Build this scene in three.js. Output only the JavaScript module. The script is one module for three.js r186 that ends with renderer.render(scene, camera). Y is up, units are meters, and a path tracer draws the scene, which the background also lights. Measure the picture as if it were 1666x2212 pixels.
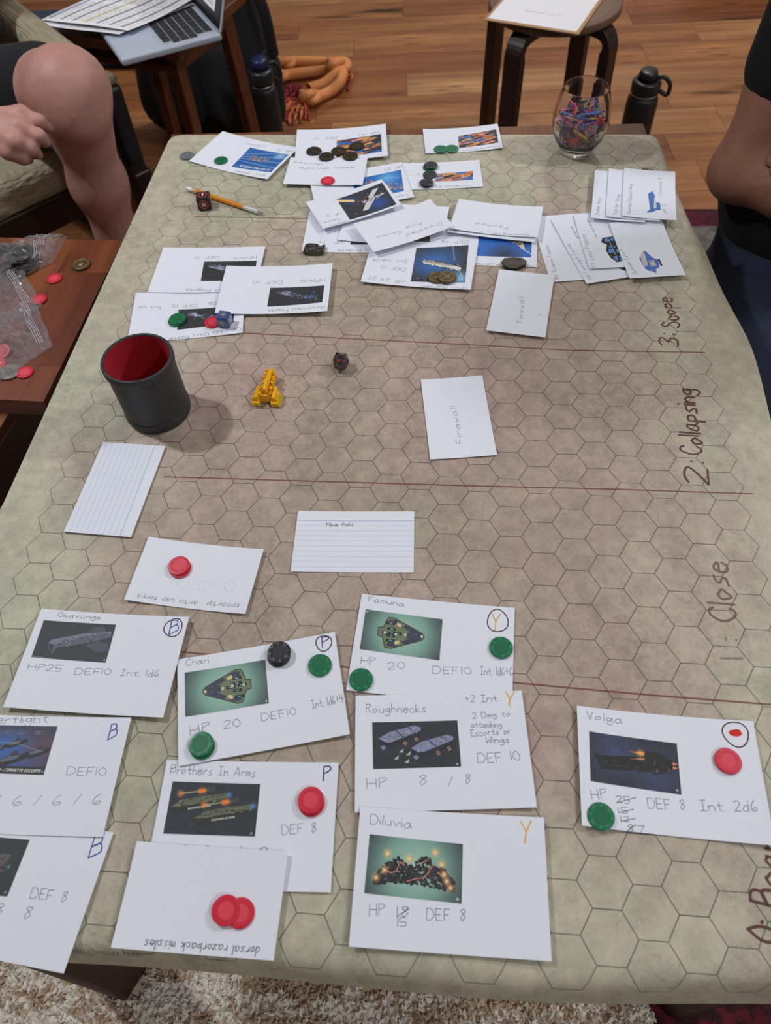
import * as THREE from 'three';
import { mergeGeometries } from 'three/addons/utils/BufferGeometryUtils.js';
import { RoundedBoxGeometry } from 'three/addons/geometries/RoundedBoxGeometry.js';

// ---------------------------------------------------------------- camera, lamps, exposure
const scene = new THREE.Scene();
scene.background = new THREE.Color(0x000000);
const renderer = new THREE.WebGLRenderer({ antialias: true });
renderer.toneMapping = THREE.LinearToneMapping;
renderer.toneMappingExposure = 0.955;
renderer.shadowMap.enabled = true;

const W = 1666, H = 2212, FPX = 1574.65;
const camera = new THREE.PerspectiveCamera(70.1667, W / H, 0.02, 30);
const CAM = new THREE.Vector3(0.12245, 0.64864, 0.63372);
const FWD = new THREE.Vector3(-0.07370155, -0.81978229, -0.56791291);
const RGT = new THREE.Vector3(0.99657912, -0.03919012, -0.07276126);
const UPV = new THREE.Vector3(-0.03739181, 0.57133277, -0.81986628);
camera.position.copy(CAM);
camera.up.copy(UPV);
camera.lookAt(CAM.clone().add(FWD));
camera.focus = 0.86;
camera.userData.fStop = 7.5;
scene.add(camera);

const FLOOR = -0.52, CEIL = 1.95;
// three lamps of the room: x, y, z, candela, colour, radius
const LAMPS = [
  { name: 'ceiling_light', at: [-1.33, CEIL, -0.41], power: 8.0, color: [0.955, 0.975, 1], r: 0.06, label: 'round recessed ceiling light above the wooden side table' },
  { name: 'ceiling_light', at: [0.6, CEIL, -2.75], power: 7.0, color: [0.97, 0.965, 0.97], r: 0.06, label: 'round recessed ceiling light above the bare plank floor' },
  { name: 'ceiling_light', at: [1.5, CEIL, 1.5], power: 5.0, color: [0.955, 0.975, 1], r: 0.06, label: 'round recessed ceiling light above the beige shag rug' },
  { name: 'floor_lamp', at: [1.34, 1.22, -0.5], power: 3.3, color: [0.955, 0.975, 1], r: 0.05, label: 'tall floor lamp with a round glass globe behind the black T-shirt person' },
];

// ---------------------------------------------------------------- small helpers
function rng(seed) { let s = seed >>> 0; return () => { s = (s + 0x6D2B79F5) | 0; let t = Math.imul(s ^ (s >>> 15), 1 | s); t = (t + Math.imul(t ^ (t >>> 7), 61 | t)) ^ t; return ((t ^ (t >>> 14)) >>> 0) / 4294967296; }; }
const V3 = (x, y, z) => new THREE.Vector3(x, y, z);
// the ray through a photo pixel meets the level y = h
function at(px, py, h = 0) {
  const a = (px - W / 2) / FPX, b = (py - H / 2) / FPX;
  const d = FWD.clone().addScaledVector(RGT, a).addScaledVector(UPV, -b);
  return CAM.clone().addScaledVector(d, (h - CAM.y) / d.y);
}
const lin = (c) => (c <= 0.04045 ? c / 12.92 : ((c + 0.055) / 1.055) ** 2.4);
const srgb = (c) => (c <= 0.0031308 ? c * 12.92 : 1.055 * c ** (1 / 2.4) - 0.055);
const rgb = (r, g, b) => new THREE.Color().setRGB(lin(r / 255), lin(g / 255), lin(b / 255));
const css = (r, g, b, a = 1) => `rgba(${Math.round(r)},${Math.round(g)},${Math.round(b)},${a})`;
const clamp = (v, a, b) => Math.max(a, Math.min(b, v));
const lerp = (a, b, t) => a + (b - a) * t;
const sstep = (a, b, v) => { const t = clamp((v - a) / (b - a), 0, 1); return t * t * (3 - 2 * t); };
function hash2(x, y, s) { let h = Math.imul(x | 0, 374761393) + Math.imul(y | 0, 668265263) + Math.imul(s | 0, 974634277); h = Math.imul(h ^ (h >>> 13), 1274126177); return ((h ^ (h >>> 16)) >>> 0) / 4294967296; }
function vnoise(x, y, s = 0) {
  const xi = Math.floor(x), yi = Math.floor(y), fx = x - xi, fy = y - yi, u = fx * fx * (3 - 2 * fx), v = fy * fy * (3 - 2 * fy);
  return lerp(lerp(hash2(xi, yi, s), hash2(xi + 1, yi, s), u), lerp(hash2(xi, yi + 1, s), hash2(xi + 1, yi + 1, s), u), v);
}
function fbm(x, y, o = 4, s = 0) { let a = 0.5, f = 0, n = 0; for (let i = 0; i < o; i++) { f += a * vnoise(x, y, s + i * 17); n += a; x *= 2.03; y *= 2.03; a *= 0.5; } return f / n; }
function canvas(w, h) { const c = document.createElement('canvas'); c.width = w; c.height = h; return [c, c.getContext('2d')]; }
function texOf(c, colour = true) { const t = new THREE.CanvasTexture(c); if (colour) t.colorSpace = THREE.SRGBColorSpace; t.magFilter = THREE.LinearFilter; t.wrapS = t.wrapT = THREE.RepeatWrapping; return t; }
function pixTex(w, h, fn, colour = true) {
  const [c, g] = canvas(w, h), im = g.createImageData(w, h);
  for (let y = 0; y < h; y++) for (let x = 0; x < w; x++) { const p = fn(x, y), i = 4 * (y * w + x); im.data[i] = p[0]; im.data[i + 1] = p[1]; im.data[i + 2] = p[2]; im.data[i + 3] = 255; }
  g.putImageData(im, 0, 0); return texOf(c, colour);
}
const std = (o) => new THREE.MeshStandardMaterial({ roughness: 0.6, ...o });
const phy = (o) => new THREE.MeshPhysicalMaterial({ roughness: 0.6, ...o });

const taken = {};
function numbered(name) { const n = taken[name] = (taken[name] ?? -1) + 1; return n ? `${name}_${String(n).padStart(3, '0')}` : name; }
function tag(o, label, category, group) { Object.assign(o.userData, { label, category }); if (group) o.userData.group = group; return o; }
function thing(name, label, category, pos = [0, 0, 0], turn = 0, group) {
  const o = new THREE.Group(); o.name = numbered(name); o.position.set(...pos); o.rotation.y = turn; scene.add(o); return tag(o, label, category, group);
}
function part(name, geo, mat, parent, label) {
  if (Array.isArray(geo)) geo = merge(geo);
  const m = new THREE.Mesh(geo, mat); m.name = parent === scene ? numbered(name) : name; m.castShadow = m.receiveShadow = true; parent.add(m);
  if (label) m.userData.label = label; return m;
}
function structure(name, geo, mat, parent = scene) { const m = part(name, geo, mat, parent); if (parent === scene) { m.name = name; m.userData.kind = 'structure'; } return m; }
function copyOf(o, label, group) { const c = o.clone(); c.name = numbered(o.name.replace(/_\d{3}$/, '')); c.userData = { ...o.userData }; if (label) c.userData.label = label; if (group) c.userData.group = group; scene.add(c); return c; }
function merge(list) { return mergeGeometries(list.map((g) => { let n = g.index ? g.toNonIndexed() : g; for (const k of Object.keys(n.attributes)) if (!['position', 'normal', 'uv'].includes(k)) n.deleteAttribute(k); if (!n.attributes.uv) n.setAttribute('uv', new THREE.BufferAttribute(new Float32Array(2 * n.attributes.position.count), 2)); return n; })); }
const mv = (g, x = 0, y = 0, z = 0, rx = 0, ry = 0, rz = 0) => { g.rotateX(rx); g.rotateY(ry); g.rotateZ(rz); return g.translate(x, y, z); };
const box = (w, h, d, x = 0, y = 0, z = 0, rx = 0, ry = 0, rz = 0) => mv(new THREE.BoxGeometry(w, h, d), x, y, z, rx, ry, rz);
const rbox = (w, h, d, r, x = 0, y = 0, z = 0, rx = 0, ry = 0, rz = 0, s = 2) => mv(new RoundedBoxGeometry(w, h, d, s, r), x, y, z, rx, ry, rz);
const cyl = (rt, rb, h, x = 0, y = 0, z = 0, seg = 24) => new THREE.CylinderGeometry(rt, rb, h, seg).translate(x, y, z);
const ball = (r, x = 0, y = 0, z = 0, sx = 1, sy = 1, sz = 1, a = 20, b = 14) => new THREE.SphereGeometry(r, a, b).scale(sx, sy, sz).translate(x, y, z);
const lathe = (pts, seg = 48) => new THREE.LatheGeometry(pts.map(([x, y]) => new THREE.Vector2(x, y)), seg);
const tube = (pts, r, seg = 24, rad = 8, closed = false) => new THREE.TubeGeometry(new THREE.CatmullRomCurve3(pts.map((p) => (p.isVector3 ? p : V3(...p))), closed), seg, r, rad, closed);
// a straight bar of rectangular section from a to b
function bar(a, b, w, d, spin = 0) {
  const A = a.isVector3 ? a : V3(...a), B = b.isVector3 ? b : V3(...b), L = A.distanceTo(B);
  const g = new RoundedBoxGeometry(w, L, d, 2, Math.min(w, d) * 0.12); g.rotateY(spin);
  g.applyQuaternion(new THREE.Quaternion().setFromUnitVectors(V3(0, 1, 0), B.clone().sub(A).normalize()));
  return g.translate((A.x + B.x) / 2, (A.y + B.y) / 2, (A.z + B.z) / 2);
}
// uv in metres by the face's main direction; along: the axis the grain follows
function uvm(g, along = 'x', ou = 0, ov = 0) {
  const p = g.attributes.position, n = g.attributes.normal, uv = new Float32Array(2 * p.count);
  for (let i = 0; i < p.count; i++) {
    const q = { x: p.getX(i), y: p.getY(i), z: p.getZ(i) }, m = { x: Math.abs(n.getX(i)), y: Math.abs(n.getY(i)), z: Math.abs(n.getZ(i)) };
    const main = m.x > m.y && m.x > m.z ? 'x' : m.y > m.z ? 'y' : 'z';
    const rest = ['x', 'y', 'z'].filter((k) => k !== main);
    const u = rest.includes(along) ? along : rest[0], v = rest.find((k) => k !== u);
    uv[2 * i] = q[u] + ou; uv[2 * i + 1] = q[v] + ov;
  }
  g.setAttribute('uv', new THREE.BufferAttribute(uv, 2)); return g;
}

// ---------------------------------------------------------------- body surfaces: tapered capsules joined by a smooth minimum, meshed with surface nets
function bodyMesh(bones, cell, k = 0.03, keep) {
  const lo = [1e9, 1e9, 1e9], hi = [-1e9, -1e9, -1e9];
  for (const [a, ra, b, rb] of bones) for (const [p, r] of [[a, ra], [b, rb]]) for (let i = 0; i < 3; i++) { lo[i] = Math.min(lo[i], p[i] - r - 3 * cell); hi[i] = Math.max(hi[i], p[i] + r + 3 * cell); }
  const n = [0, 1, 2].map((i) => Math.ceil((hi[i] - lo[i]) / cell) + 1), [nx, ny, nz] = n, F = new Float32Array(nx * ny * nz).fill(1);
  const id = (x, y, z) => x + nx * (y + ny * z);
  for (const [a, ra, b, rb] of bones) {
    const m = k + 2 * cell, from = [], to = [];
    for (let i = 0; i < 3; i++) { from[i] = clamp(Math.floor((Math.min(a[i] - ra, b[i] - rb) - m - lo[i]) / cell), 0, n[i] - 1); to[i] = clamp(Math.ceil((Math.max(a[i] + ra, b[i] + rb) + m - lo[i]) / cell), 0, n[i] - 1); }
    const d = [b[0] - a[0], b[1] - a[1], b[2] - a[2]], L2 = d[0] * d[0] + d[1] * d[1] + d[2] * d[2] || 1e-9;
    for (let z = from[2]; z <= to[2]; z++) for (let y = from[1]; y <= to[1]; y++) for (let x = from[0]; x <= to[0]; x++) {
      const p = [lo[0] + x * cell - a[0], lo[1] + y * cell - a[1], lo[2] + z * cell - a[2]];
      const t = clamp((p[0] * d[0] + p[1] * d[1] + p[2] * d[2]) / L2, 0, 1);
      const e = Math.hypot(p[0] - t * d[0], p[1] - t * d[1], p[2] - t * d[2]) - lerp(ra, rb, t), i = id(x, y, z), o = F[i];
      const h = Math.max(k - Math.abs(o - e), 0) / k; F[i] = Math.min(o, e) - h * h * k * 0.25;
    }
  }
  if (keep) for (let z = 0; z < nz; z++) for (let y = 0; y < ny; y++) for (let x = 0; x < nx; x++) { const i = id(x, y, z); F[i] = Math.max(F[i], -keep(lo[0] + x * cell, lo[1] + y * cell, lo[2] + z * cell)); }
  const vert = new Int32Array(nx * ny * nz).fill(-1), P = [], N = [], I = [];
  for (let z = 0; z < nz - 1; z++) for (let y = 0; y < ny - 1; y++) for (let x = 0; x < nx - 1; x++) {
    let s = 0, cnt = 0, c = [0, 0, 0]; const v = [];
    for (let q = 0; q < 8; q++) { v[q] = F[id(x + (q & 1), y + ((q >> 1) & 1), z + (q >> 2))]; if (v[q] < 0) s++; }
    if (s === 0 || s === 8) continue;
    for (let q = 0; q < 8; q++) for (const bit of [1, 2, 4]) if (!(q & bit) && (v[q] < 0) !== (v[q | bit] < 0)) {
      const t = v[q] / (v[q] - v[q | bit]); c[0] += (q & 1) + (bit === 1 ? t : 0); c[1] += ((q >> 1) & 1) + (bit === 2 ? t : 0); c[2] += (q >> 2) + (bit === 4 ? t : 0); cnt++;
    }
    vert[id(x, y, z)] = P.length / 3; P.push(lo[0] + (x + c[0] / cnt) * cell, lo[1] + (y + c[1] / cnt) * cell, lo[2] + (z + c[2] / cnt) * cell);
  }
  for (let z = 1; z < nz - 1; z++) for (let y = 1; y < ny - 1; y++) for (let x = 1; x < nx - 1; x++) {
    const a = F[id(x, y, z)] < 0;
    for (const [dx, dy, dz, u, w] of [[1, 0, 0, [0, 1, 0], [0, 0, 1]], [0, 1, 0, [0, 0, 1], [1, 0, 0]], [0, 0, 1, [1, 0, 0], [0, 1, 0]]]) {
      const b = F[id(x + dx, y + dy, z + dz)] < 0; if (a === b) continue;
      const g = (i, j) => vert[id(x - i * u[0] - j * w[0], y - i * u[1] - j * w[1], z - i * u[2] - j * w[2])], q = [g(0, 0), g(1, 0), g(1, 1), g(0, 1)];
      if (a) I.push(q[0], q[2], q[1], q[0], q[3], q[2]); else I.push(q[0], q[1], q[2], q[0], q[2], q[3]);
    }
  }
  // fix winding: a means inside at the lower end, outward is +axis
  const geo = new THREE.BufferGeometry();
  geo.setAttribute('position', new THREE.Float32BufferAttribute(P, 3));
  for (let i = 0; i < I.length; i += 3) { const t = I[i + 1]; I[i + 1] = I[i + 2]; I[i + 2] = t; }
  geo.setIndex(I); geo.computeVertexNormals();
  const uv = new Float32Array(2 * P.length / 3); for (let i = 0; i < P.length / 3; i++) { uv[2 * i] = (P[3 * i] + P[3 * i + 2]) * 2; uv[2 * i + 1] = P[3 * i + 1] * 2; }
  geo.setAttribute('uv', new THREE.BufferAttribute(uv, 2));
  return geo;
}
// ---------------------------------------------------------------- handwriting: one-stroke letters (x, y digits; baseline 2, x-height 5, capitals 8)
const GLYPH = {
  A: '02 38|38 62|14 54', B: '08 02|08 38 47 36 05|05 46 54 33 02', C: '57 48 28 06 04 22 42 53', D: '08 02|08 38 56 54 32 02', E: '08 02|08 48|05 35|02 42', F: '08 02|08 48|05 35',
  G: '57 38 18 05 13 32 53 54 34', H: '08 02|58 52|05 55', I: '08 48|28 22|02 42', L: '08 02|02 42', M: '02 08|08 34|34 68|68 62', N: '02 08|08 52|52 58', O: '38 17 05 13 32 53 55 47 38',
  P: '02 08|08 38 47 36 05', R: '02 08|08 38 47 36 05|25 52', S: '57 38 17 26 45 53 32 03', T: '08 58|38 32', U: '08 03 22 42 53 58', V: '08 22|22 48', W: '08 12|12 35|35 52|52 68', Y: '08 25|58 25 12', K: '08 02|48 05|05 52',
  a: '45 25 03 12 32 44|45 43 52', b: '08 02|04 35 44 33 02', c: '44 25 04 12 32 43', d: '45 25 03 12 32 44|48 42', e: '04 44 35 15 03 12 32 43', f: '47 38 27 22|05 45', g: '45 25 04 13 33 45|45 41 20 01',
  h: '08 02|04 25 44 42', i: '05 02|07 07', k: '08 02|35 03|13 42', l: '08 02', m: '05 02|04 15 24 22|24 35 44 42', n: '05 02|04 25 44 42', o: '25 04 12 33 44 25', p: '05 00|05 35 44 33 03', r: '05 02|04 25 35',
  s: '45 25 14 33 32 02', t: '27 23 32 42|05 45', u: '05 03 22 43|45 42', v: '05 22|22 45', w: '05 12|12 24|24 32|32 45', x: '05 42|45 02', y: '05 23|45 00', z: '05 45|45 02|02 42',
  0: '28 06 04 22 43 46 28', 1: '08 02', 2: '07 28 47 35 02|02 42', 3: '07 28 47 25|25 44 32 02', 4: '08 05|05 45|38 32', 5: '48 08|08 05 35 44 32 02', 6: '38 16 03 22 43 34 13', 7: '08 48|48 12', 8: '38 17 26 44 33 22 13 25 47 38', 9: '46 27 06 25 46 42',
  '+': '05 45|27 23', '/': '02 38', '.': '02 02', '-': '05 35', ':': '03 03|06 06', ' ': '',
};
const STROKES = Object.fromEntries(Object.entries(GLYPH).map(([k, s]) => [k, s ? s.split('|').map((t) => t.split(' ').map((q) => [+q[0], +q[1] - 2])) : []]));
const glyphWidth = (ch) => { const s = STROKES[ch]; if (!s || !s.length) return 3; return Math.max(...s.flat().map((p) => p[0])); };
// write text from (x0, y0) to (x1, y1) on the baseline, capitals h high (all in canvas units); straight letters, a little unsteady
function writeHand(g, text, x0, y0, x1, y1, h, { color = 'rgba(120,122,132,0.85)', lw = 1, seed = 1, jit = 0.25, gap = 1.7 } = {}) {
  const R = rng(seed * 7919 + text.length), s = h / 6; let total = 0;
  for (const ch of text) total += glyphWidth(ch) + gap; total -= gap;
  const L = Math.hypot(x1 - x0, y1 - y0), sx = L / total, ca = (x1 - x0) / L, sa = (y1 - y0) / L;
  g.save(); g.translate(x0, y0); g.transform(ca, sa, -sa, ca, 0, 0); g.strokeStyle = color; g.lineCap = g.lineJoin = 'round';
  let cx = 0;
  for (const ch of text) {
    const dy = (R() - 0.5) * jit * 2, sl = (R() - 0.5) * 0.08;
    for (const st of STROKES[ch] ?? []) {
      const pts = st.map(([x, y]) => [cx * sx + (x + (R() - 0.5) * jit + sl * y) * Math.min(sx, s * 1.6), -(y + dy + (R() - 0.5) * jit) * s]);
      g.lineWidth = lw * (0.85 + 0.3 * R()); g.beginPath(); g.moveTo(...pts[0]);
      if (pts.length === 2) { if (Math.hypot(pts[1][0] - pts[0][0], pts[1][1] - pts[0][1]) < lw) g.lineTo(pts[1][0] + lw * 0.3, pts[1][1]); else g.lineTo(...pts[1]); }
      else for (let i = 0; i < pts.length - 1; i++) {
        const p0 = pts[Math.max(0, i - 1)], p1 = pts[i], p2 = pts[i + 1], p3 = pts[Math.min(pts.length - 1, i + 2)];
        g.bezierCurveTo(p1[0] + (p2[0] - p0[0]) / 6, p1[1] + (p2[1] - p0[1]) / 6, p2[0] - (p3[0] - p1[0]) / 6, p2[1] - (p3[1] - p1[1]) / 6, p2[0], p2[1]);
      }
      g.stroke();
    }
    cx += glyphWidth(ch) + gap;
  }
  g.restore();
}
// ---------------------------------------------------------------- shared wood grain
const grainTex = (seed, stretch, dark, knots) => pixTex(512, 512, (x, y) => {
  const u = x / 512, v = y / 512, w = (s, fx, fy, o) => { // seamless along both axes by blending
    const n = (a, b) => fbm(a * fx, b * fy, o, s); return lerp(lerp(n(u, v), n(u - 1, v), u), lerp(n(u, v - 1), n(u - 1, v - 1), u), v); };
  let k = 0.66 + 0.55 * (w(seed, 2.2, 8 * stretch, 4) - 0.5) + 0.22 * (w(seed + 5, 4, 44 * stretch, 3) - 0.5) + 0.08 * (hash2(x >> 3, y, seed) - 0.5);
  const kn = w(seed + 9, 5, 9, 3); if (kn > 0.63) k -= (kn - 0.63) * knots;
  k = clamp(k * dark + (1 - dark) * 0.62, 0.12, 1); return [255 * k ** 0.8, 255 * k, 255 * k ** 1.15];
});
const TEX_FLOOR = grainTex(11, 1, 1.25, 2.6), TEX_WOOD = grainTex(31, 1.2, 0.9, 1.5);
TEX_FLOOR.repeat.set(0.85, 2.6); TEX_WOOD.repeat.set(1.6, 4);

// ---------------------------------------------------------------- room shell
const wallMat = std({ color: rgb(214, 208, 198), roughness: 0.95 });
const X0 = -2.9, X1 = 2.9, Z0 = -3.7, Z1 = 2.6;
structure('floor', box(X1 - X0 + 0.2, 0.1, Z1 - Z0 + 0.2, (X0 + X1) / 2, FLOOR - 0.05 - 0.0105, (Z0 + Z1) / 2), std({ color: rgb(38, 24, 16), roughness: 0.9 }));
const floorObj = scene.children.at(-1);
structure('ceiling', box(X1 - X0 + 0.2, 0.1, Z1 - Z0 + 0.2, (X0 + X1) / 2, CEIL + 0.05, (Z0 + Z1) / 2), std({ color: rgb(228, 225, 220), roughness: 0.95 }));
structure('wall_left', box(0.1, CEIL - FLOOR, Z1 - Z0, X0 - 0.05, (CEIL + FLOOR) / 2, (Z0 + Z1) / 2), wallMat);
structure('wall_right', box(0.1, CEIL - FLOOR, Z1 - Z0, X1 + 0.05, (CEIL + FLOOR) / 2, (Z0 + Z1) / 2), wallMat);
structure('wall_far', box(X1 - X0, CEIL - FLOOR, 0.1, (X0 + X1) / 2, (CEIL + FLOOR) / 2, Z0 - 0.05), wallMat);
structure('wall_near', box(X1 - X0, CEIL - FLOOR, 0.1, (X0 + X1) / 2, (CEIL + FLOOR) / 2, Z1 + 0.05), wallMat);

// floor planks: rows run a little askew to the table; the joints seen in the photograph are set by hand
{
  const tones = [[224, 168, 112], [212, 152, 98], [234, 184, 128], [198, 134, 84], [220, 160, 104], [184, 120, 76], [230, 176, 120]].map(([r, g, b]) => std({ map: TEX_FLOOR, color: rgb(r, g, b), roughness: 0.42 }));
  const R = rng(5), ang = Math.atan2(0.038, 0.484), wdt = 0.148, rows = 26, floorTop = new THREE.Group();
  const e1 = V3(Math.cos(ang), 0, -Math.sin(ang)), e2 = V3(Math.sin(ang), 0, Math.cos(ang));       // along, across
  const c0 = at(1466, 9, FLOOR), acr0 = c0.dot(e2) - wdt;                                          // a seam seen at the right edge
  // joints that show: photo pixel of the joint, per row index
  const seen = {}; for (const [px, py] of [[1360, 34], [1505, 70], [1410, 165], [1555, 250], [1447, 320], [646, 66], [765, 100], [879, 180], [682, 245]]) { const p = at(px, py, FLOOR), r = Math.floor((p.dot(e2) - acr0) / wdt); (seen[r] ??= []).push(p.dot(e1)); }
  let count = 0;
  for (let r = -8; r < rows - 8; r++) {
    const a0 = acr0 + r * wdt, cuts = [...(seen[r] ?? [])]; cuts.sort((a, b) => a - b);
    if (!cuts.length) cuts.push(-1.6 + R() * 0.9);
    while (cuts[0] > -2.9) cuts.unshift(cuts[0] - 0.75 - R() * 0.5);
    while (cuts.at(-1) < 2.9) cuts.push(cuts.at(-1) + 0.75 + R() * 0.5);
    for (let i = 0; i + 1 < cuts.length; i++) {
      const L = cuts[i + 1] - cuts[i], m = e1.clone().multiplyScalar((cuts[i] + cuts[i + 1]) / 2).addScaledVector(e2, a0 + wdt / 2);
      if (Math.abs(m.x) + L / 2 > 2.88 || m.z < Z0 + 0.1 || m.z > 0.55 || (m.z > -1.3 && m.x > 0.2 && m.x < 1.4 && L < 0)) continue;
      const g = uvm(new THREE.BoxGeometry(L - 0.0012, 0.01, wdt - 0.0012), 'x', R() * 7, R() * 7).rotateY(ang).translate(m.x, FLOOR - 0.0052 - R() * 0.0003, m.z);
      let t = Math.floor(R() * tones.length); if (m.x > 0.6 && t === 2) t = 1;
      part('plank', g, tones[t], floorObj); count++;
    }
  }
  console.log('planks', count);
}

// ---------------------------------------------------------------- lamps
for (const l of LAMPS) {
  const [x, y, z] = l.at, col = new THREE.Color().setRGB(...l.color), glow = std({ color: 0xffffff, emissive: col, emissiveIntensity: 12, roughness: 0.4 });
  const down = l.name === 'ceiling_light', light = down ? new THREE.SpotLight(col, l.power, 0, 1.25, 0.7) : new THREE.PointLight(col, l.power); light.castShadow = true; light.shadow.radius = l.r / 0.02; light.shadow.mapSize.set(1024, 1024);
  if (l.name === 'ceiling_light') {
    const t = thing(l.name, l.label, 'light', [x, y - 0.004, z]);
    part('trim_ring', lathe([[0.066, 0], [0.09, 0], [0.088, -0.006], [0.068, -0.009], [0.066, 0]], 40), std({ color: rgb(235, 235, 232), roughness: 0.4 }), t);
    part('lens', cyl(0.066, 0.066, 0.006, 0, -0.002, 0, 40), glow, t);
    light.position.set(x, y - 0.06, z); light.target.position.set(x, FLOOR, z); scene.add(light.target);
  } else {
    const t = thing(l.name, l.label, 'lamp', [x, FLOOR, z]), h = y - FLOOR, metal = std({ color: rgb(60, 58, 56), metalness: 0.8, roughness: 0.35 });
    part('base', lathe([[0, 0], [0.13, 0], [0.13, 0.012], [0.11, 0.022], [0.014, 0.028], [0, 0.028]], 40), metal, t);
    part('pole', cyl(0.011, 0.011, h - 0.1, 0, (h - 0.1) / 2 + 0.026, 0, 16), metal, t);
    part('socket', cyl(0.03, 0.018, 0.05, 0, h - 0.065, 0, 20), metal, t);
    part('globe', ball(0.055, 0, h, 0), glow, t);
    light.position.set(x, y, z);
  }
  scene.add(light); light.name = 'lamp_light';
}

// ---------------------------------------------------------------- coffee table, turned slightly to the mat
const TURN = Math.atan2(0.05, 1.2), TC = V3(0.062, 0, -0.014), THW = 0.406, THL = 0.606;
const tableWood = std({ map: TEX_WOOD, color: rgb(150, 96, 58), roughness: 0.6 }), tableLeg = std({ map: TEX_WOOD, color: rgb(92, 66, 52), roughness: 0.5 });
{
  const t = thing('coffee_table', 'long brown wooden coffee table underneath the hex map mat', 'table', [TC.x, FLOOR, TC.z], TURN), h = -0.002 - FLOOR;
  part('tabletop', uvm(rbox(2 * THW, 0.028, 2 * THL, 0.004, 0, h - 0.014, 0), 'z'), tableWood, t);
  for (const sx of [-1, 1]) {
    part('apron', uvm(box(0.02, 0.045, 2 * THL - 0.2, sx * (THW - 0.03), h - 0.0505, 0), 'z'), tableLeg, t);
    for (const sz of [-1, 1]) part('leg', uvm(bar([sx * (THW - 0.04), h - 0.03, sz * (THL - 0.042)], [sx * 0.374, 0.0068, sz * 0.597], 0.07, 0.07), 'y'), tableLeg, t);
  }
  for (const sz of [-1, 1]) part('apron', uvm(box(2 * THW - 0.14, 0.045, 0.02, 0, h - 0.0505, sz * (THL - 0.04)), 'x'), tableLeg, t);
}

// ---------------------------------------------------------------- rugs
{
  const R1 = [-0.385, 1.75, -1.19, 1.7];
  const cx = (R1[0] + R1[1]) / 2, cz = (R1[2] + R1[3]) / 2, w = R1[1] - R1[0], d = R1[3] - R1[2];
  const tex = pixTex(1024, 1024, (x, y) => {
    const X = R1[0] + w * x / 1024, Z = R1[2] + d * y / 1024, e = Math.min(X - R1[0], R1[1] - X, Z - R1[2], R1[3] - Z);
    const n = fbm(X * 60, Z * 60, 3, 3), m = fbm(X * 70, Z * 70, 3, 8); let c;
    if (e < 0.075) c = [84, 22, 44]; else if (e < 0.62 && Z < 0.2) c = [112, 106, 102]; else c = m > 0.54 ? [58, 24, 32] : [98, 26, 38];
    const k = 0.62 + 0.8 * n; return [c[0] * k, c[1] * k, c[2] * k];
  });
  const rr = rng(3), bump = pixTex(256, 256, () => { const v = 255 * rr(); return [v, v, v]; }, false); bump.repeat.set(14, 18);
  const t = part('area_rug', box(w, 0.006, d, cx, FLOOR + 0.0032, cz), std({ map: tex, bumpMap: bump, bumpScale: 0.003, roughness: 1 }), scene);
  tag(t, 'dark red and grey area rug with a plum border under the table', 'rug');
}
// ---------------------------------------------------------------- hex mat: printed vinyl, laid over the table and hanging over its right and near edges
const HEX = 0.022, MX0 = -0.366, MX1 = 0.510, MZ0 = -0.594, MZ1 = 0.632;
const tableRight = (z) => TC.x + THW / Math.cos(TURN) + (z - TC.z) * Math.tan(TURN), tableNear = (x) => TC.z + THL / Math.cos(TURN) - (x - TC.x) * Math.tan(TURN);
function hang(d, r, th) { if (d <= 0) return [0, 0]; const a = Math.min(d / r, th), s = Math.max(0, d - r * th); return [r * Math.sin(a) + s * Math.cos(th), -r * (1 - Math.cos(a)) - s * Math.sin(th)]; }
function matPoint(s, t, out = V3(0, 0, 0)) {
  let x = s, z = t, y = 0;
  const xe = tableRight(t) - 0.003, d = s - xe;
  if (d > 0) { const far = 1 - sstep(-0.52, -0.08, t), [hx, hy] = hang(d, lerp(0.05, 0.028, far), lerp(0.3, 1.25, far) + 0.12 * Math.sin(t * 21)); x = xe + hx; y += hy; }
  const wave = 0.5 + 0.5 * Math.sin(s * 9 - 0.4), ze = tableNear(s) - 0.001 + 0.008 * wave * sstep(0.4, 0.1, Math.abs(s - 0.08)), e = t - ze;
  if (e > 0) { const [hz, hy] = hang(e, 0.011 + 0.008 * wave, 1.25); z = ze + hz; y += hy; }
  return out.set(x, y, z);
}
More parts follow.
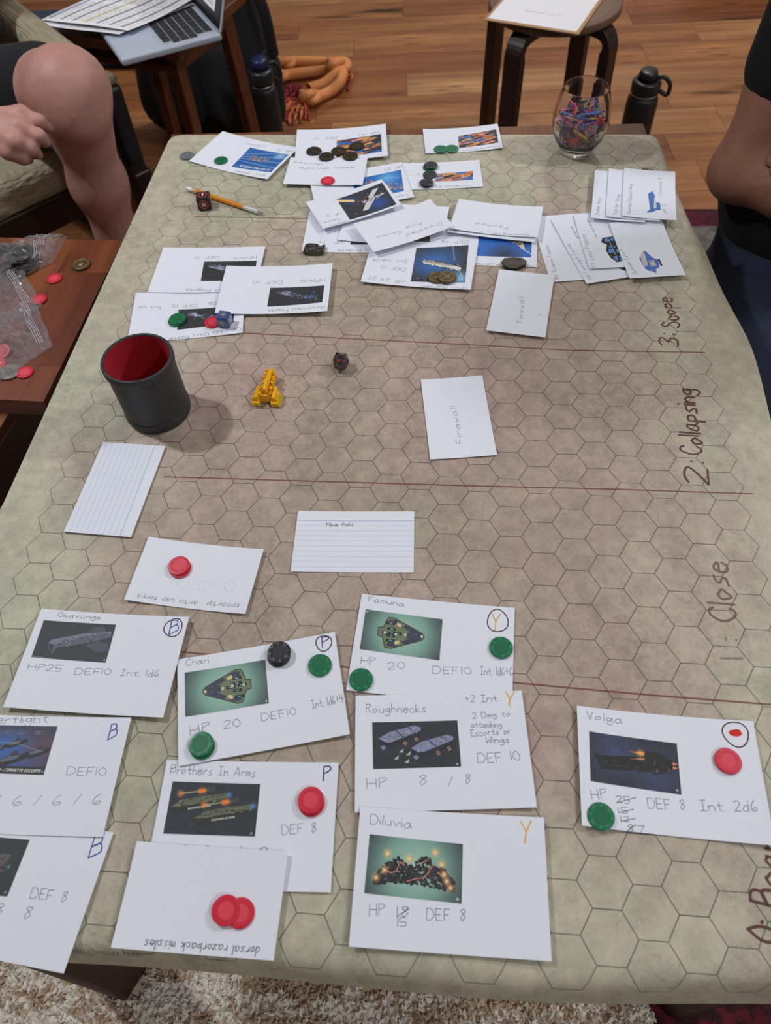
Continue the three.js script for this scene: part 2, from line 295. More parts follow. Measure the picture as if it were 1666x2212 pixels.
{
  const [base, bg] = canvas(720, 1008), im = bg.createImageData(720, 1008);           // broad mottling of the print
  for (let y = 0; y < 1008; y++) for (let x = 0; x < 720; x++) {
    const X = lerp(MX0, MX1, x / 720), Z = lerp(MZ0, MZ1, y / 1008), i = 4 * (y * 720 + x);
    const n1 = fbm(X * 7 + 3, Z * 7, 4, 1), n2 = fbm(X * 16, Z * 16 + 9, 4, 4), n3 = fbm(X * 90, Z * 90, 3, 7), n4 = fbm(X * 5, Z * 5, 3, 21), n5 = fbm(X * 30, Z * 9, 3, 44);
    const edge = Math.max(Math.abs(X - 0.06) / 0.39, Z < 0 ? -Z / 0.47 : Z / 0.62), brown = clamp(sstep(1.02, 0.45, edge + (n1 - 0.5) * 0.75), 0, 1);
    let c = [lerp(183, 171, brown), lerp(177, 151, brown), lerp(157, 138, brown)];
    const g = sstep(0.5, 0.8, n4) * 9, pk = sstep(0.5, 0.8, fbm(X * 6 + 40, Z * 6, 4, 60)) * 5 * brown;
    c = [c[0] - g * 1.0 + pk, c[1] - g * 0.2 - pk * 0.5, c[2] - g * 0.6 + pk * 0.6];
    const k = 1 + 0.07 * (n2 - 0.5) + 0.2 * (n3 - 0.5) + 0.1 * (n5 - 0.5) + 0.06 * (n1 - 0.5);
    for (let q = 0; q < 3; q++) im.data[i + q] = clamp(c[q] * k, 0, 255); im.data[i + 3] = 255;
  }
  bg.putImageData(im, 0, 0);
  const [fine, fg] = canvas(512, 512), fi = fg.createImageData(512, 512), R = rng(77);
  for (let i = 0; i < 512 * 512; i++) { const v = R() > 0.5 ? 255 : 0; fi.data[4 * i] = fi.data[4 * i + 1] = fi.data[4 * i + 2] = v; fi.data[4 * i + 3] = 5 + 14 * R(); }
  fg.putImageData(fi, 0, 0);
  const [lea, lg] = canvas(1024, 1024), li = lg.createImageData(1024, 1024);
  for (let y = 0; y < 1024; y++) for (let x = 0; x < 1024; x++) { const f = (X, Y) => 0.5 * fbm(X / 9, Y / 9, 3, 81) + 0.35 * fbm(X / 60, Y / 60, 4, 83) + 0.15 * Math.abs(2 * fbm(X / 34, Y / 20, 3, 85) - 1), u = x / 1024, v = y / 1024, n = lerp(lerp(f(x, y), f(x - 1024, y), u), lerp(f(x, y - 1024), f(x - 1024, y - 1024), u), v) - 0.42, i = 4 * (y * 1024 + x), w = n > 0 ? 235 : 60; li.data[i] = w; li.data[i + 1] = w - 8; li.data[i + 2] = w - 18; li.data[i + 3] = Math.min(36, Math.abs(n) * 200); }
  lg.putImageData(li, 0, 0);
  const lines = [[[422, 468], [669, 472]], [[669, 472], [1180, 470]], [[530, 720], [1000, 744], [1240, 757], [1522, 761]], [[355, 1030], [1000, 1049], [1330, 1057], [1625, 1067]], [[390, 1408], [1112, 1475], [1400, 1501], [1666, 1522]]];
  const ink = (g, m) => {
    g.drawImage(base, ...m(MX0, MZ0), (MX1 - MX0) * m.s, (MZ1 - MZ0) * m.s);
    for (const q of [lea, fine]) { g.fillStyle = g.createPattern(q, 'repeat'); g.fillRect(0, 0, 2048, 2048); }
    // creases of the leather print
    const R2 = rng(9); for (let i = 0; i < 900; i++) { const x = lerp(MX0, MX1, R2()), z = lerp(MZ0, MZ1, R2()), a = R2() * 6.3, L = 0.006 + R2() * 0.02, b = (R2() - 0.5) * 0.01; g.strokeStyle = R2() > 0.6 ? 'rgba(225,205,185,0.16)' : 'rgba(70,55,45,0.13)'; g.lineWidth = 0.0004 * m.s; g.beginPath(); g.moveTo(...m(x, z)); g.quadraticCurveTo(...m(x + Math.cos(a) * L / 2 + b, z + Math.sin(a) * L / 2), ...m(x + Math.cos(a) * L, z + Math.sin(a) * L + b)); g.stroke(); }
    // smears of old marker
    for (const [px, py, w, col] of [[330, 985, 0.03, '60,120,70'], [500, 520, 0.02, '60,80,60'], [1180, 330, 0.03, '60,120,70'], [1120, 795, 0.012, '190,60,90'], [985, 795, 0.01, '190,70,90'], [870, 800, 0.009, '190,70,90'], [1075, 890, 0.012, '120,70,150'], [1330, 1350, 0.02, '170,80,80'], [1390, 850, 0.02, '70,90,110'], [1450, 810, 0.015, '60,120,70'], [150, 1085, 0.02, '60,120,70']]) {
      const p = at(px, py), R3 = rng(px); for (let i = 0; i < 26; i++) { g.strokeStyle = `rgba(${col},0.05)`; g.lineWidth = 0.002 * m.s; const x = p.x + (R3() - 0.5) * w * 1.5, z = p.z + (R3() - 0.5) * w; g.beginPath(); g.moveTo(...m(x, z)); g.lineTo(...m(x + w * 0.5 * (R3() - 0.2), z + w * 0.3 * (R3() - 0.5))); g.stroke(); }
    }
    // hexes
    g.strokeStyle = 'rgba(58,56,46,0.8)'; g.lineWidth = 0.00056 * m.s; g.lineJoin = 'round';
    for (let q = -14; q < 15; q++) for (let r = -26; r < 27; r++) {
      const cx = 1.5 * HEX * q, cz = Math.sqrt(3) * HEX * (r + q / 2); if (cx < -0.30 || cx > 0.46 || cz < -0.555 || cz > 0.60) continue;
      g.beginPath(); for (let k = 0; k < 6; k++) { const p = m(cx + HEX * Math.cos(k * Math.PI / 3), cz + HEX * Math.sin(k * Math.PI / 3)); k ? g.lineTo(...p) : g.moveTo(...p); } g.closePath(); g.stroke();
    }
    // marker lines and words
    g.lineCap = 'round';
    for (const L of lines) { g.strokeStyle = 'rgba(104,50,40,0.8)'; g.lineWidth = 0.0017 * m.s; g.beginPath(); L.forEach(([px, py], i) => { const p = at(px, py), q = m(p.x, p.z); i ? g.lineTo(...q) : g.moveTo(...q); }); g.stroke(); }
    const word = (t, a, b, cap, o = {}) => { const A = at(...a), B = at(...b); writeHand(g, t, ...m(A.x, A.z), ...m(B.x, B.z), cap * m.s, { color: 'rgba(78,40,34,0.92)', lw: 0.0024 * m.s, jit: 0.3, ...o }); };
    word('3:', [1466, 748], [1464, 724], 0.023, { seed: 2 }); word('Scope', [1470, 708], [1452, 643], 0.022, { seed: 3 });
    word('2:', [1533, 1046], [1526, 1000], 0.025, { seed: 4 }); word('Collapsing', [1518, 982], [1496, 842], 0.022, { seed: 5 });
    word('Close', [1590, 1342], [1566, 1216], 0.024, { seed: 6, color: 'rgba(92,56,52,0.72)' }); word('1:', [1604, 1424], [1598, 1385], 0.02, { seed: 7, color: 'rgba(92,70,62,0.5)' });
    word('0: Board', [1698, 2046], [1690, 1790], 0.026, { seed: 8 }); word('4: Long', [1404, 470], [1404, 366], 0.02, { seed: 9 });
    g.fillStyle = 'rgba(60,60,48,0.6)'; g.font = `${Math.round(0.0075 * m.s)}px sans-serif`; { const p = m(-0.158, 0.6135); g.fillText('www.chessex.com', ...p); }
  };
  // four print tiles
  const mats = [], NX = 2, NZ = 2, w = (MX1 - MX0) / NX, d = (MZ1 - MZ0) / NZ, bumpT = pixTex(512, 512, (x, y) => { const n = 255 * (0.6 * fbm(x / 7, y / 7, 3, 2) + 0.4 * fbm(x / 40, y / 40, 3, 6)); return [n, n, n]; }, false);
  bumpT.repeat.set(5, 7);
  for (let j = 0; j < NZ; j++) for (let i = 0; i < NX; i++) {
    const ph = 2048, pw = Math.round(2048 * w / d), [c, g] = canvas(pw, ph), s = ph / d;
    const m = (x, z) => [(x - MX0 - i * w) * s, (z - MZ0 - j * d) * s]; m.s = s;
    ink(g, m); const t = texOf(c); t.wrapS = t.wrapT = THREE.ClampToEdgeWrapping;
    mats.push(std({ map: t, roughness: 0.62, bumpMap: bumpT, bumpScale: 0.00018 }));
  }
  const back = std({ color: rgb(150, 148, 124), roughness: 0.8 });
  // grid of the sheet, top and underside, split in the same four tiles
  const P = [], UV = [], I = [], groups = [], NU = 44, NV = 60, thick = 0.0012;
  const nrm = (s, t) => { const e = 1e-3, a = matPoint(s + e, t), b = matPoint(s, t), c = matPoint(s, t + e); return c.sub(b).cross(a.sub(b)).normalize(); };
  const rounded = (u, v) => { // rounded corners of the sheet
    const r = 0.02; let s = lerp(MX0, MX1, u), t = lerp(MZ0, MZ1, v);
    for (const [cx, sx] of [[MX0, 1], [MX1, -1]]) for (const [cz, sz] of [[MZ0, 1], [MZ1, -1]]) { const ax = (s - cx) * sx, az = (t - cz) * sz; if (ax < r && az < r) { const dx = r - ax, dz = r - az, m = Math.max(dx, dz), h = Math.hypot(dx, dz) || 1; s = cx + sx * (r - dx * m / h); t = cz + sz * (r - dz * m / h); } }
    return [s, t]; };
  for (let j = 0; j < NZ; j++) for (let i = 0; i < NX; i++) {
    const b0 = P.length / 3, i0 = I.length;
    for (let v = 0; v <= NV; v++) for (let u = 0; u <= NU; u++) { const [s, t] = rounded((i + u / NU) / NX, (j + v / NV) / NZ), p = matPoint(s, t); P.push(p.x, p.y, p.z); UV.push((s - MX0 - i * w) / w, 1 - (t - MZ0 - j * d) / d); }
    for (let v = 0; v < NV; v++) for (let u = 0; u < NU; u++) { const a = b0 + v * (NU + 1) + u, b = a + NU + 1; I.push(a, b, a + 1, a + 1, b, b + 1); }
    groups.push([i0, I.length - i0, j * NX + i]);
  }
  const i0 = I.length, b0 = P.length / 3, MU = 66, MV = 96, ring = [];
  for (let v = 0; v <= MV; v++) for (let u = 0; u <= MU; u++) { const [s, t] = rounded(u / MU, v / MV), p = matPoint(s, t), n = nrm(s, t); P.push(p.x - n.x * thick, p.y - n.y * thick, p.z - n.z * thick); UV.push(u, v); }
  for (let v = 0; v < MV; v++) for (let u = 0; u < MU; u++) { const a = b0 + v * (MU + 1) + u, b = a + MU + 1; I.push(a, a + 1, b, a + 1, b + 1, b); }
  for (let u = 0; u <= MU; u++) ring.push([u / MU, 0]); for (let v = 1; v <= MV; v++) ring.push([1, v / MV]); for (let u = MU - 1; u >= 0; u--) ring.push([u / MU, 1]); for (let v = MV - 1; v >= 0; v--) ring.push([0, v / MV]);
  const r0 = P.length / 3; for (const [u, v] of ring) { const [s, t] = rounded(u, v), p = matPoint(s, t), n = nrm(s, t); P.push(p.x, p.y, p.z, p.x - n.x * thick, p.y - n.y * thick, p.z - n.z * thick); UV.push(0, 0, 0, 1); }
  for (let k = 0; k + 1 < ring.length; k++) { const a = r0 + 2 * k; I.push(a, a + 2, a + 1, a + 2, a + 3, a + 1); }
  groups.push([i0, I.length - i0, 4]);
  const g = new THREE.BufferGeometry(); g.setAttribute('position', new THREE.Float32BufferAttribute(P, 3)); g.setAttribute('uv', new THREE.Float32BufferAttribute(UV, 2)); g.setIndex(I); g.computeVertexNormals();
  for (const q of groups) g.addGroup(...q);
  tag(part('hex_mat', g, [...mats, back], scene), 'tan and olive vinyl game mat printed with a hexagon grid, covering the coffee table', 'game mat');
}
// ---------------------------------------------------------------- pictures glued on the cards: painters on a w x h canvas
const poly = (g, pts, fill, stroke, lw = 1) => { g.beginPath(); pts.forEach(([x, y], i) => (i ? g.lineTo(x, y) : g.moveTo(x, y))); g.closePath(); if (fill) { g.fillStyle = fill; g.fill(); } if (stroke) { g.strokeStyle = stroke; g.lineWidth = lw; g.stroke(); } };
const seg = (g, x0, y0, x1, y1, col, lw) => { g.strokeStyle = col; g.lineWidth = lw; g.lineCap = 'round'; g.beginPath(); g.moveTo(x0, y0); g.lineTo(x1, y1); g.stroke(); };
const spot = (g, x, y, r, col) => { const a = g.createRadialGradient(x, y, 0, x, y, r); a.addColorStop(0, col); a.addColorStop(1, col.replace(/[\d.]+\)$/, '0)')); g.fillStyle = a; g.fillRect(x - r, y - r, 2 * r, 2 * r); };
const speck = (g, w, h, seed, n, cols, a, b) => { const R = rng(seed); for (let i = 0; i < n; i++) { g.fillStyle = cols[Math.floor(R() * cols.length)]; const s = a + R() * (b - a); g.fillRect(R() * w, R() * h, s, s * (0.5 + R())); } };
const sparkle = (g, x, y, r) => poly(g, [[x, y - r], [x + r * 0.25, y - r * 0.25], [x + r, y], [x + r * 0.25, y + r * 0.25], [x, y + r], [x - r * 0.25, y + r * 0.25], [x - r, y], [x - r * 0.25, y - r * 0.25]], 'rgba(225,225,225,0.9)');
const flat = (g, w, h, col) => { g.fillStyle = col; g.fillRect(0, 0, w, h); };
const tealSky = (g, w, h) => { flat(g, w, h, css(70, 84, 86)); const a = g.createRadialGradient(w / 2, h / 2, 0, w / 2, h / 2, w * 0.56); a.addColorStop(0, css(172, 208, 192)); a.addColorStop(0.55, css(128, 168, 156)); a.addColorStop(1, css(66, 80, 84)); g.fillStyle = a; g.fillRect(0, 0, w, h); };
// hull of a long warship with greebles, along x from 0 to 1 in its own frame
function warship(g, x, y, L, T, ang, cols, seed, lit = 'rgba(240,150,80,0.9)') {
  const R = rng(seed); g.save(); g.translate(x, y); g.rotate(ang);
  poly(g, [[0, -T * 0.3], [L * 0.12, -T * 0.5], [L * 0.62, -T * 0.45], [L * 0.8, -T * 0.75], [L, -T * 0.6], [L * 0.97, T * 0.45], [L * 0.7, T * 0.6], [L * 0.1, T * 0.5], [0, T * 0.25]], cols[0], cols[2], 1.5);
  poly(g, [[0, -T * 0.3], [L * 0.12, -T * 0.5], [L * 0.62, -T * 0.45], [L * 0.8, -T * 0.75], [L, -T * 0.6], [L * 0.9, -T * 0.1], [0, -T * 0.02]], cols[1]);
  for (let i = 0; i < 46; i++) { const a = R() * L * 0.92, b = (R() - 0.55) * T; g.fillStyle = cols[i % cols.length]; g.fillRect(a, b, L * (0.02 + 0.06 * R()), T * (0.06 + 0.13 * R())); }
  for (let i = 0; i < 5; i++) { g.fillStyle = lit; g.fillRect(L * (0.2 + 0.6 * R()), (R() - 0.5) * T * 0.6, L * 0.02, T * 0.07); }
  g.restore();
}
const ART = {
  okavango(g, w, h) {
    flat(g, w, h, css(50, 55, 63)); speck(g, w, h, 3, 500, ['rgba(70,78,84,0.3)', 'rgba(30,34,40,0.3)'], 2, 7);
    const c = [css(92, 96, 112), css(120, 124, 142), css(52, 54, 64), css(76, 80, 94)];
    poly(g, [[w * 0.62, h * 0.3], [w * 0.7, h * 0.1], [w * 0.86, h * 0.08], [w * 0.9, h * 0.22], [w * 0.72, h * 0.4]], c[3], c[2], 2); poly(g, [[w * 0.66, h * 0.6], [w * 0.84, h * 0.76], [w * 0.98, h * 0.7], [w * 0.96, h * 0.5], [w * 0.8, h * 0.46]], c[3], c[2], 2);
    poly(g, [[w * 0.16, h * 0.62], [w * 0.2, h * 0.74], [w * 0.26, h * 0.86], [w * 0.3, h * 0.7], [w * 0.66, h * 0.54], [w * 0.98, h * 0.34], [w * 0.96, h * 0.2], [w * 0.6, h * 0.28], [w * 0.2, h * 0.5]], c[0], c[2], 2);
    poly(g, [[w * 0.16, h * 0.6], [w * 0.2, h * 0.5], [w * 0.6, h * 0.28], [w * 0.96, h * 0.2], [w * 0.96, h * 0.25], [w * 0.6, h * 0.38], [w * 0.24, h * 0.62]], c[1]);
    poly(g, [[w * 0.16, h * 0.6], [w * 0.24, h * 0.62], [w * 0.26, h * 0.86], [w * 0.2, h * 0.74]], c[2], c[1], 2);
    const R = rng(5); for (let i = 0; i < 60; i++) { const t = R(); g.fillStyle = c[i % 4]; g.fillRect(w * lerp(0.3, 0.92, t), h * lerp(0.56, 0.26, t) + (R() - 0.5) * h * 0.16, w * 0.03 * R() + 4, h * 0.04 * R() + 2); }
    for (const [x, y] of [[0.38, 0.52], [0.42, 0.62], [0.64, 0.42], [0.7, 0.39]]) { g.fillStyle = 'rgba(235,160,90,0.9)'; g.fillRect(w * x, h * y, 8, 5); }
    seg(g, w * 0.02, h * 0.97, w * 0.16, h * 0.97, 'rgba(200,200,200,0.6)', 3); sparkle(g, w * 0.97, h * 0.93, 9);
  },
  kite(g, w, h) { // wedge warship seen from above, nose to the left
    tealSky(g, w, h); const p = [[0.22, 0.47], [0.25, 0.41], [0.62, 0.12], [0.69, 0.13], [0.74, 0.38], [0.8, 0.4], [0.8, 0.6], [0.74, 0.62], [0.69, 0.87], [0.62, 0.88], [0.25, 0.59], [0.22, 0.53]].map(([x, y]) => [w * x, h * y]);
    poly(g, p, css(112, 126, 96), css(40, 44, 44), 5);
    for (const s of [-1, 1]) { poly(g, [[0.24, 0.5 + s * 0.06], [0.46, 0.5 + s * 0.25], [0.5, 0.5 + s * 0.18], [0.34, 0.5 + s * 0.03]].map(([x, y]) => [w * x, h * y]), css(62, 66, 88)); poly(g, [[0.52, 0.5 + s * 0.28], [0.6, 0.5 + s * 0.34], [0.68, 0.5 + s * 0.32], [0.66, 0.5 + s * 0.2]].map(([x, y]) => [w * x, h * y]), css(62, 66, 88)); poly(g, [[0.51, 0.5 + s * 0.22], [0.57, 0.5 + s * 0.28], [0.58, 0.5 + s * 0.2], [0.53, 0.5 + s * 0.16]].map(([x, y]) => [w * x, h * y]), css(222, 198, 160)); }
    poly(g, [[0.24, 0.45], [0.42, 0.42], [0.44, 0.5], [0.42, 0.58], [0.24, 0.55]].map(([x, y]) => [w * x, h * y]), css(66, 70, 84));
    for (const [x, y] of [[0.58, 0.28], [0.58, 0.4], [0.5, 0.47], [0.64, 0.45], [0.58, 0.56], [0.6, 0.7]]) { g.fillStyle = css(36, 38, 42); g.fillRect(w * x, h * y, w * 0.11, h * 0.07); g.fillStyle = css(96, 160, 170); g.fillRect(w * (x + 0.03), h * (y + 0.02), w * 0.04, h * 0.03); }
    for (const [x, y] of [[0.44, 0.47], [0.56, 0.45], [0.7, 0.46], [0.23, 0.48]]) { g.fillStyle = css(224, 206, 172); g.fillRect(w * x, h * y, w * 0.03, h * 0.06); }
    const R = rng(8); for (let i = 0; i < 60; i++) { const x = 0.26 + 0.46 * R(), y = 0.5 + (R() - 0.5) * (x - 0.2) * 1.3; g.fillStyle = i % 3 ? 'rgba(40,44,46,0.8)' : 'rgba(130,170,235,0.9)'; g.fillRect(w * x, h * y, 5, 4); }
    sparkle(g, w * 0.97, h * 0.94, 10);
  },
  brothers(g, w, h) {
    flat(g, w, h, css(50, 55, 64)); speck(g, w, h, 13, 300, ['rgba(40,44,54,0.5)'], 4, 14);
    for (const [x, y] of [[0.02, 0.5], [0.3, 0.7]]) {
      g.save(); g.translate(w * x, h * y); g.rotate(-0.17); const L = w * 0.66, T = h * 0.22;
      poly(g, [[0, 0], [L * 0.2, -T * 0.5], [L * 0.55, -T * 0.55], [L, -T * 0.5], [L, T * 0.1], [L * 0.6, T * 0.55], [L * 0.12, T * 0.7], [L * 0.03, T * 0.4]], css(46, 50, 48), css(28, 30, 32), 2);
      poly(g, [[0, 0], [L * 0.2, -T * 0.5], [L * 0.55, -T * 0.55], [L, -T * 0.5], [L, -T * 0.1], [L * 0.2, T * 0.12]], css(98, 104, 84));
      const R = rng(17 + x * 100); for (let i = 0; i < 40; i++) { g.fillStyle = [css(128, 132, 106), css(58, 62, 54), css(88, 94, 78)][i % 3]; g.fillRect(L * (0.1 + 0.85 * R()), -T * 0.5 * R(), 8 + 14 * R(), 4 + 6 * R()); }
      seg(g, L * 0.2, -T * 1.05, L * 0.62, -T * 1.0, css(146, 146, 122), 8); g.fillStyle = css(70, 72, 74); g.fillRect(L * 0.62, -T * 1.25, L * 0.15, T * 0.4); g.fillStyle = css(226, 126, 66); g.fillRect(L * 0.48, -T * 1.2, L * 0.12, T * 0.36);
      spot(g, L * 0.18, -T * 1.05, 26, 'rgba(255,150,70,0.95)'); spot(g, L * 0.55, -T, 34, 'rgba(255,140,60,0.5)'); spot(g, L, -T * 0.3, 22, 'rgba(80,150,240,0.9)');
      g.fillStyle = css(225, 225, 220); g.font = `bold ${Math.round(h * 0.048)}px sans-serif`; g.fillText('BROTHERS IN ARMS', L * 0.3, T * 0.46); g.restore();
    }
    sparkle(g, w * 0.955, h * 0.94, 9);
  },
  carriers(g, w, h) {
    flat(g, w, h, css(50, 54, 62)); speck(g, w, h, 23, 300, ['rgba(66,70,80,0.4)'], 3, 10);
    for (const [x, y] of [[0.07, 0.36], [0.44, 0.58]]) {
      const q = (a, b) => [w * (x + a), h * (y + b)];
      poly(g, [q(0, 0), q(0.12, -0.13), q(0.42, -0.27), q(0.5, -0.22), q(0.49, -0.02), q(0.14, 0.19), q(0.01, 0.12)], css(44, 46, 56));
      poly(g, [q(0, 0), q(0.12, -0.13), q(0.42, -0.27), q(0.5, -0.22), q(0.49, -0.15), q(0.14, 0.09), q(0.09, 0.09)], css(134, 142, 172), css(90, 96, 122), 2);
      for (const t of [0.2, 0.34]) seg(g, ...q(t, -0.18 - (t - 0.2) * 0.5), ...q(t + 0.1, 0 - (t - 0.2) * 0.6), css(66, 70, 92), 7);
      const R = rng(29 + x * 90); for (let i = 0; i < 34; i++) { const t = R(); g.fillStyle = i % 2 ? css(100, 108, 136) : css(160, 168, 196); g.fillRect(...q(0.06 + 0.38 * t, -0.04 - 0.2 * t + 0.12 * R()), 6 + 8 * R(), 3 + 4 * R()); }
      for (const [a, b] of [[0.29, 0.09], [0.31, 0.075], [0.42, 0], [0.44, -0.015]]) seg(g, ...q(a, b), ...q(a + 0.02, b + 0.07), css(222, 160, 120), 4);
      poly(g, [q(0.02, 0.18), q(0.06, 0.14), q(0.09, 0.2), q(0.05, 0.25)], css(116, 140, 176));
    }
    for (const [x, y] of [[0.3, 0.66], [0.24, 0.8], [0.36, 0.88], [0.38, 0.72]]) poly(g, [[w * x, h * y], [w * (x + 0.06), h * (y - 0.08)], [w * (x + 0.045), h * (y + 0.01)]], css(186, 196, 196));
    sparkle(g, w * 0.955, h * 0.94, 9);
  },
  rubble(g, w, h) {
    tealSky(g, w, h); const R = rng(41), top = (t) => 0.33 + 0.13 * Math.abs(Math.sin(t * 9 + 0.6)) + (t < 0.12 ? 0.3 * (1 - t / 0.12) : 0) + (t > 0.86 ? 0.34 * (t - 0.86) / 0.14 : 0) - (t > 0.5 && t < 0.7 ? 0.08 : 0);
    for (let i = 0; i < 1100; i++) { const t = R(), a = top(t), y = lerp(a, 0.83 - 0.06 * Math.sin(t * 3.1), R()), s = (4 + 10 * R()), x = w * (0.09 + 0.83 * t); g.save(); g.translate(x, h * y); g.rotate(R() * 1.5); g.fillStyle = [css(36, 35, 40), css(50, 48, 54), css(66, 62, 68), css(28, 27, 32)][i % 4]; g.fillRect(-s / 2, -s / 2, s, s); g.restore(); }
    const crack = (pts) => { g.strokeStyle = css(232, 150, 120); g.lineWidth = 4; g.beginPath(); pts.forEach(([x, y], i) => (i ? g.lineTo(w * x, h * y) : g.moveTo(w * x, h * y))); g.stroke(); };
    crack([[0.2, 0.58], [0.26, 0.62], [0.31, 0.58], [0.35, 0.42], [0.4, 0.47]]); crack([[0.43, 0.73], [0.52, 0.67], [0.6, 0.64], [0.65, 0.54], [0.68, 0.43], [0.7, 0.45]]); crack([[0.55, 0.42], [0.63, 0.34]]); crack([[0.74, 0.53], [0.81, 0.6]]);
    for (const [x, y] of [[0.21, 0.3], [0.71, 0.2], [0.44, 0.35], [0.78, 0.39], [0.19, 0.58], [0.81, 0.55], [0.11, 0.72], [0.84, 0.66], [0.88, 0.76]]) { spot(g, w * x, h * y, 28, 'rgba(250,190,120,0.95)'); spot(g, w * x, h * y, 12, 'rgba(255,230,190,1)'); }
    sparkle(g, w * 0.955, h * 0.93, 11);
  },
  volga(g, w, h) {
    flat(g, w, h, css(48, 52, 66)); spot(g, w * 0.3, h * 0.35, w * 0.35, 'rgba(72,88,140,0.7)'); spot(g, w * 0.75, h * 0.68, w * 0.35, 'rgba(66,82,130,0.7)'); speck(g, w, h, 51, 400, ['rgba(30,32,42,0.4)'], 3, 9);
    const k = css(34, 36, 40); poly(g, [[0.05, 0.42], [0.12, 0.46], [0.6, 0.36], [0.66, 0.24], [0.8, 0.26], [0.86, 0.32], [0.94, 0.36], [0.94, 0.5], [0.84, 0.62], [0.74, 0.68], [0.66, 0.64], [0.12, 0.72], [0.09, 0.58]].map(([x, y]) => [w * x, h * y]), k, css(24, 25, 28), 2);
    const R = rng(53); for (let i = 0; i < 60; i++) { g.fillStyle = i % 2 ? css(52, 54, 58) : css(24, 25, 28); g.fillRect(w * (0.12 + 0.76 * R()), h * (0.42 + 0.22 * R()), 10 + 18 * R(), 4 + 5 * R()); }
    poly(g, [[w * 0.44, h * 0.29], [w * 0.62, h * 0.27], [w * 0.62, h * 0.33]], css(236, 140, 70)); spot(g, w * 0.58, h * 0.3, 30, 'rgba(255,190,90,0.9)'); for (const y of [0.42, 0.5]) poly(g, [[w * 0.93, h * y - 9], [w * 0.99, h * y], [w * 0.93, h * y + 9]], css(240, 130, 90));
    for (let i = 0; i < 14; i++) seg(g, w * 0.45 + R() * w * 0.14, h * 0.4 + R() * 14, w * 0.62, h * 0.39 + R() * 8, 'rgba(230,140,100,0.6)', 2);
    for (const [x, y] of [[0.72, 0.44], [0.74, 0.6], [0.87, 0.55]]) { g.strokeStyle = css(214, 160, 100); g.lineWidth = 2; g.beginPath(); g.arc(w * x, h * y, 9, -1, 1.6); g.stroke(); }
    sparkle(g, w * 0.955, h * 0.92, 10);
  },
  escorts(g, w, h) {
    const a = g.createLinearGradient(0, 0, w, h); a.addColorStop(0, css(58, 108, 186)); a.addColorStop(0.6, css(66, 96, 160)); a.addColorStop(1, css(84, 66, 84)); g.fillStyle = a; g.fillRect(0, 0, w, h); spot(g, w * 0.85, h * 0.3, w * 0.3, 'rgba(96,66,74,0.9)'); flatTop(g, w, h);
    for (const [x, y, s] of [[0.42, 0.4, 0.8], [0.7, 0.58, 0.9], [0.36, 0.74, 1.2], [0.12, 0.55, 1]]) { g.save(); g.translate(w * x, h * y); g.scale(s, s); g.rotate(-0.18); poly(g, [[0, 20], [20, 0], [60, -14], [120, -10], [150, -18], [160, 4], [110, 22], [30, 34]], css(44, 48, 56), css(24, 26, 30), 2); poly(g, [[20, 2], [60, -12], [118, -9], [100, 6], [30, 14]], css(98, 106, 122)); poly(g, [[64, -14], [78, -34], [104, -30], [108, -12]], css(58, 62, 72)); g.restore(); }
    seg(g, 0, h * 0.42, w * 0.5, h * 0.36, 'rgba(200,230,255,0.7)', 2); seg(g, w * 0.5, h * 0.36, w * 0.86, h * 0.52, 'rgba(240,210,180,0.7)', 2); seg(g, w * 0.4, h * 0.4, w * 0.3, h * 0.7, 'rgba(160,230,255,0.8)', 3);
    g.fillStyle = css(42, 46, 52); g.fillRect(0, h * 0.84, w, h * 0.16); g.fillStyle = css(226, 226, 222); g.font = `italic bold ${Math.round(h * 0.085)}px sans-serif`; g.textAlign = 'right'; g.fillText('ESCORT SQUADRON - CORVETTE ESCORTS', w * 0.945, h * 0.95); g.textAlign = 'left'; sparkle(g, w * 0.97, h * 0.93, 8);
  },
  darkship(g, w, h) { flat(g, w, h, css(52, 57, 64)); warship(g, w * 0.3, h * 0.62, w * 0.58, h * 0.3, -0.16, [css(70, 68, 70), css(96, 92, 92), css(46, 46, 50)], 61, 'rgba(220,180,140,0.9)'); spot(g, w * 0.88, h * 0.5, 14, 'rgba(90,190,220,0.9)'); sparkle(g, w * 0.955, h * 0.93, 8); },
  silver(g, w, h) {
    flat(g, w, h, css(42, 104, 176)); for (let i = 0; i < 8; i++) seg(g, 0, h * (0.1 + i * 0.14), w, h * (0.3 + 0.05 * i), i % 2 ? 'rgba(170,215,250,0.5)' : 'rgba(24,60,130,0.6)', 12); spot(g, w * 0.15, h * 0.85, w * 0.2, 'rgba(220,240,255,0.7)');
    const R = rng(71); for (let i = 0; i < 170; i++) { g.fillStyle = [css(206, 170, 120), css(60, 62, 84), css(140, 140, 150), css(224, 150, 96)][i % 4]; g.fillRect(w * (0.3 + 0.5 * R()), h * (0.42 + 0.24 * R()), 6 + 12 * R(), 3 + 6 * R()); }
    g.fillStyle = css(232, 236, 240); g.font = `bold ${Math.round(h * 0.12)}px sans-serif`; g.fillText('SS SILVER SHIELD', w * 0.06, h * 0.15);
  },
  inferno(g, w, h, seed = 81) { // battle scene of gold, rose and blue-black
    flat(g, w, h, css(44, 48, 66)); const R = rng(seed);
    for (let i = 0; i < 60; i++) { const x = w * R(), y = h * R(), c = [css(214, 160, 90), css(232, 150, 120), css(56, 110, 190), css(36, 38, 52), css(190, 120, 70), css(70, 66, 88)][Math.floor(R() * 6)]; poly(g, [[x - 30, y], [x + 40 + 120 * R(), y - 30 - 20 * R()], [x + 60 + 90 * R(), y - 6 * R()], [x + 20, y + 26]], c); }
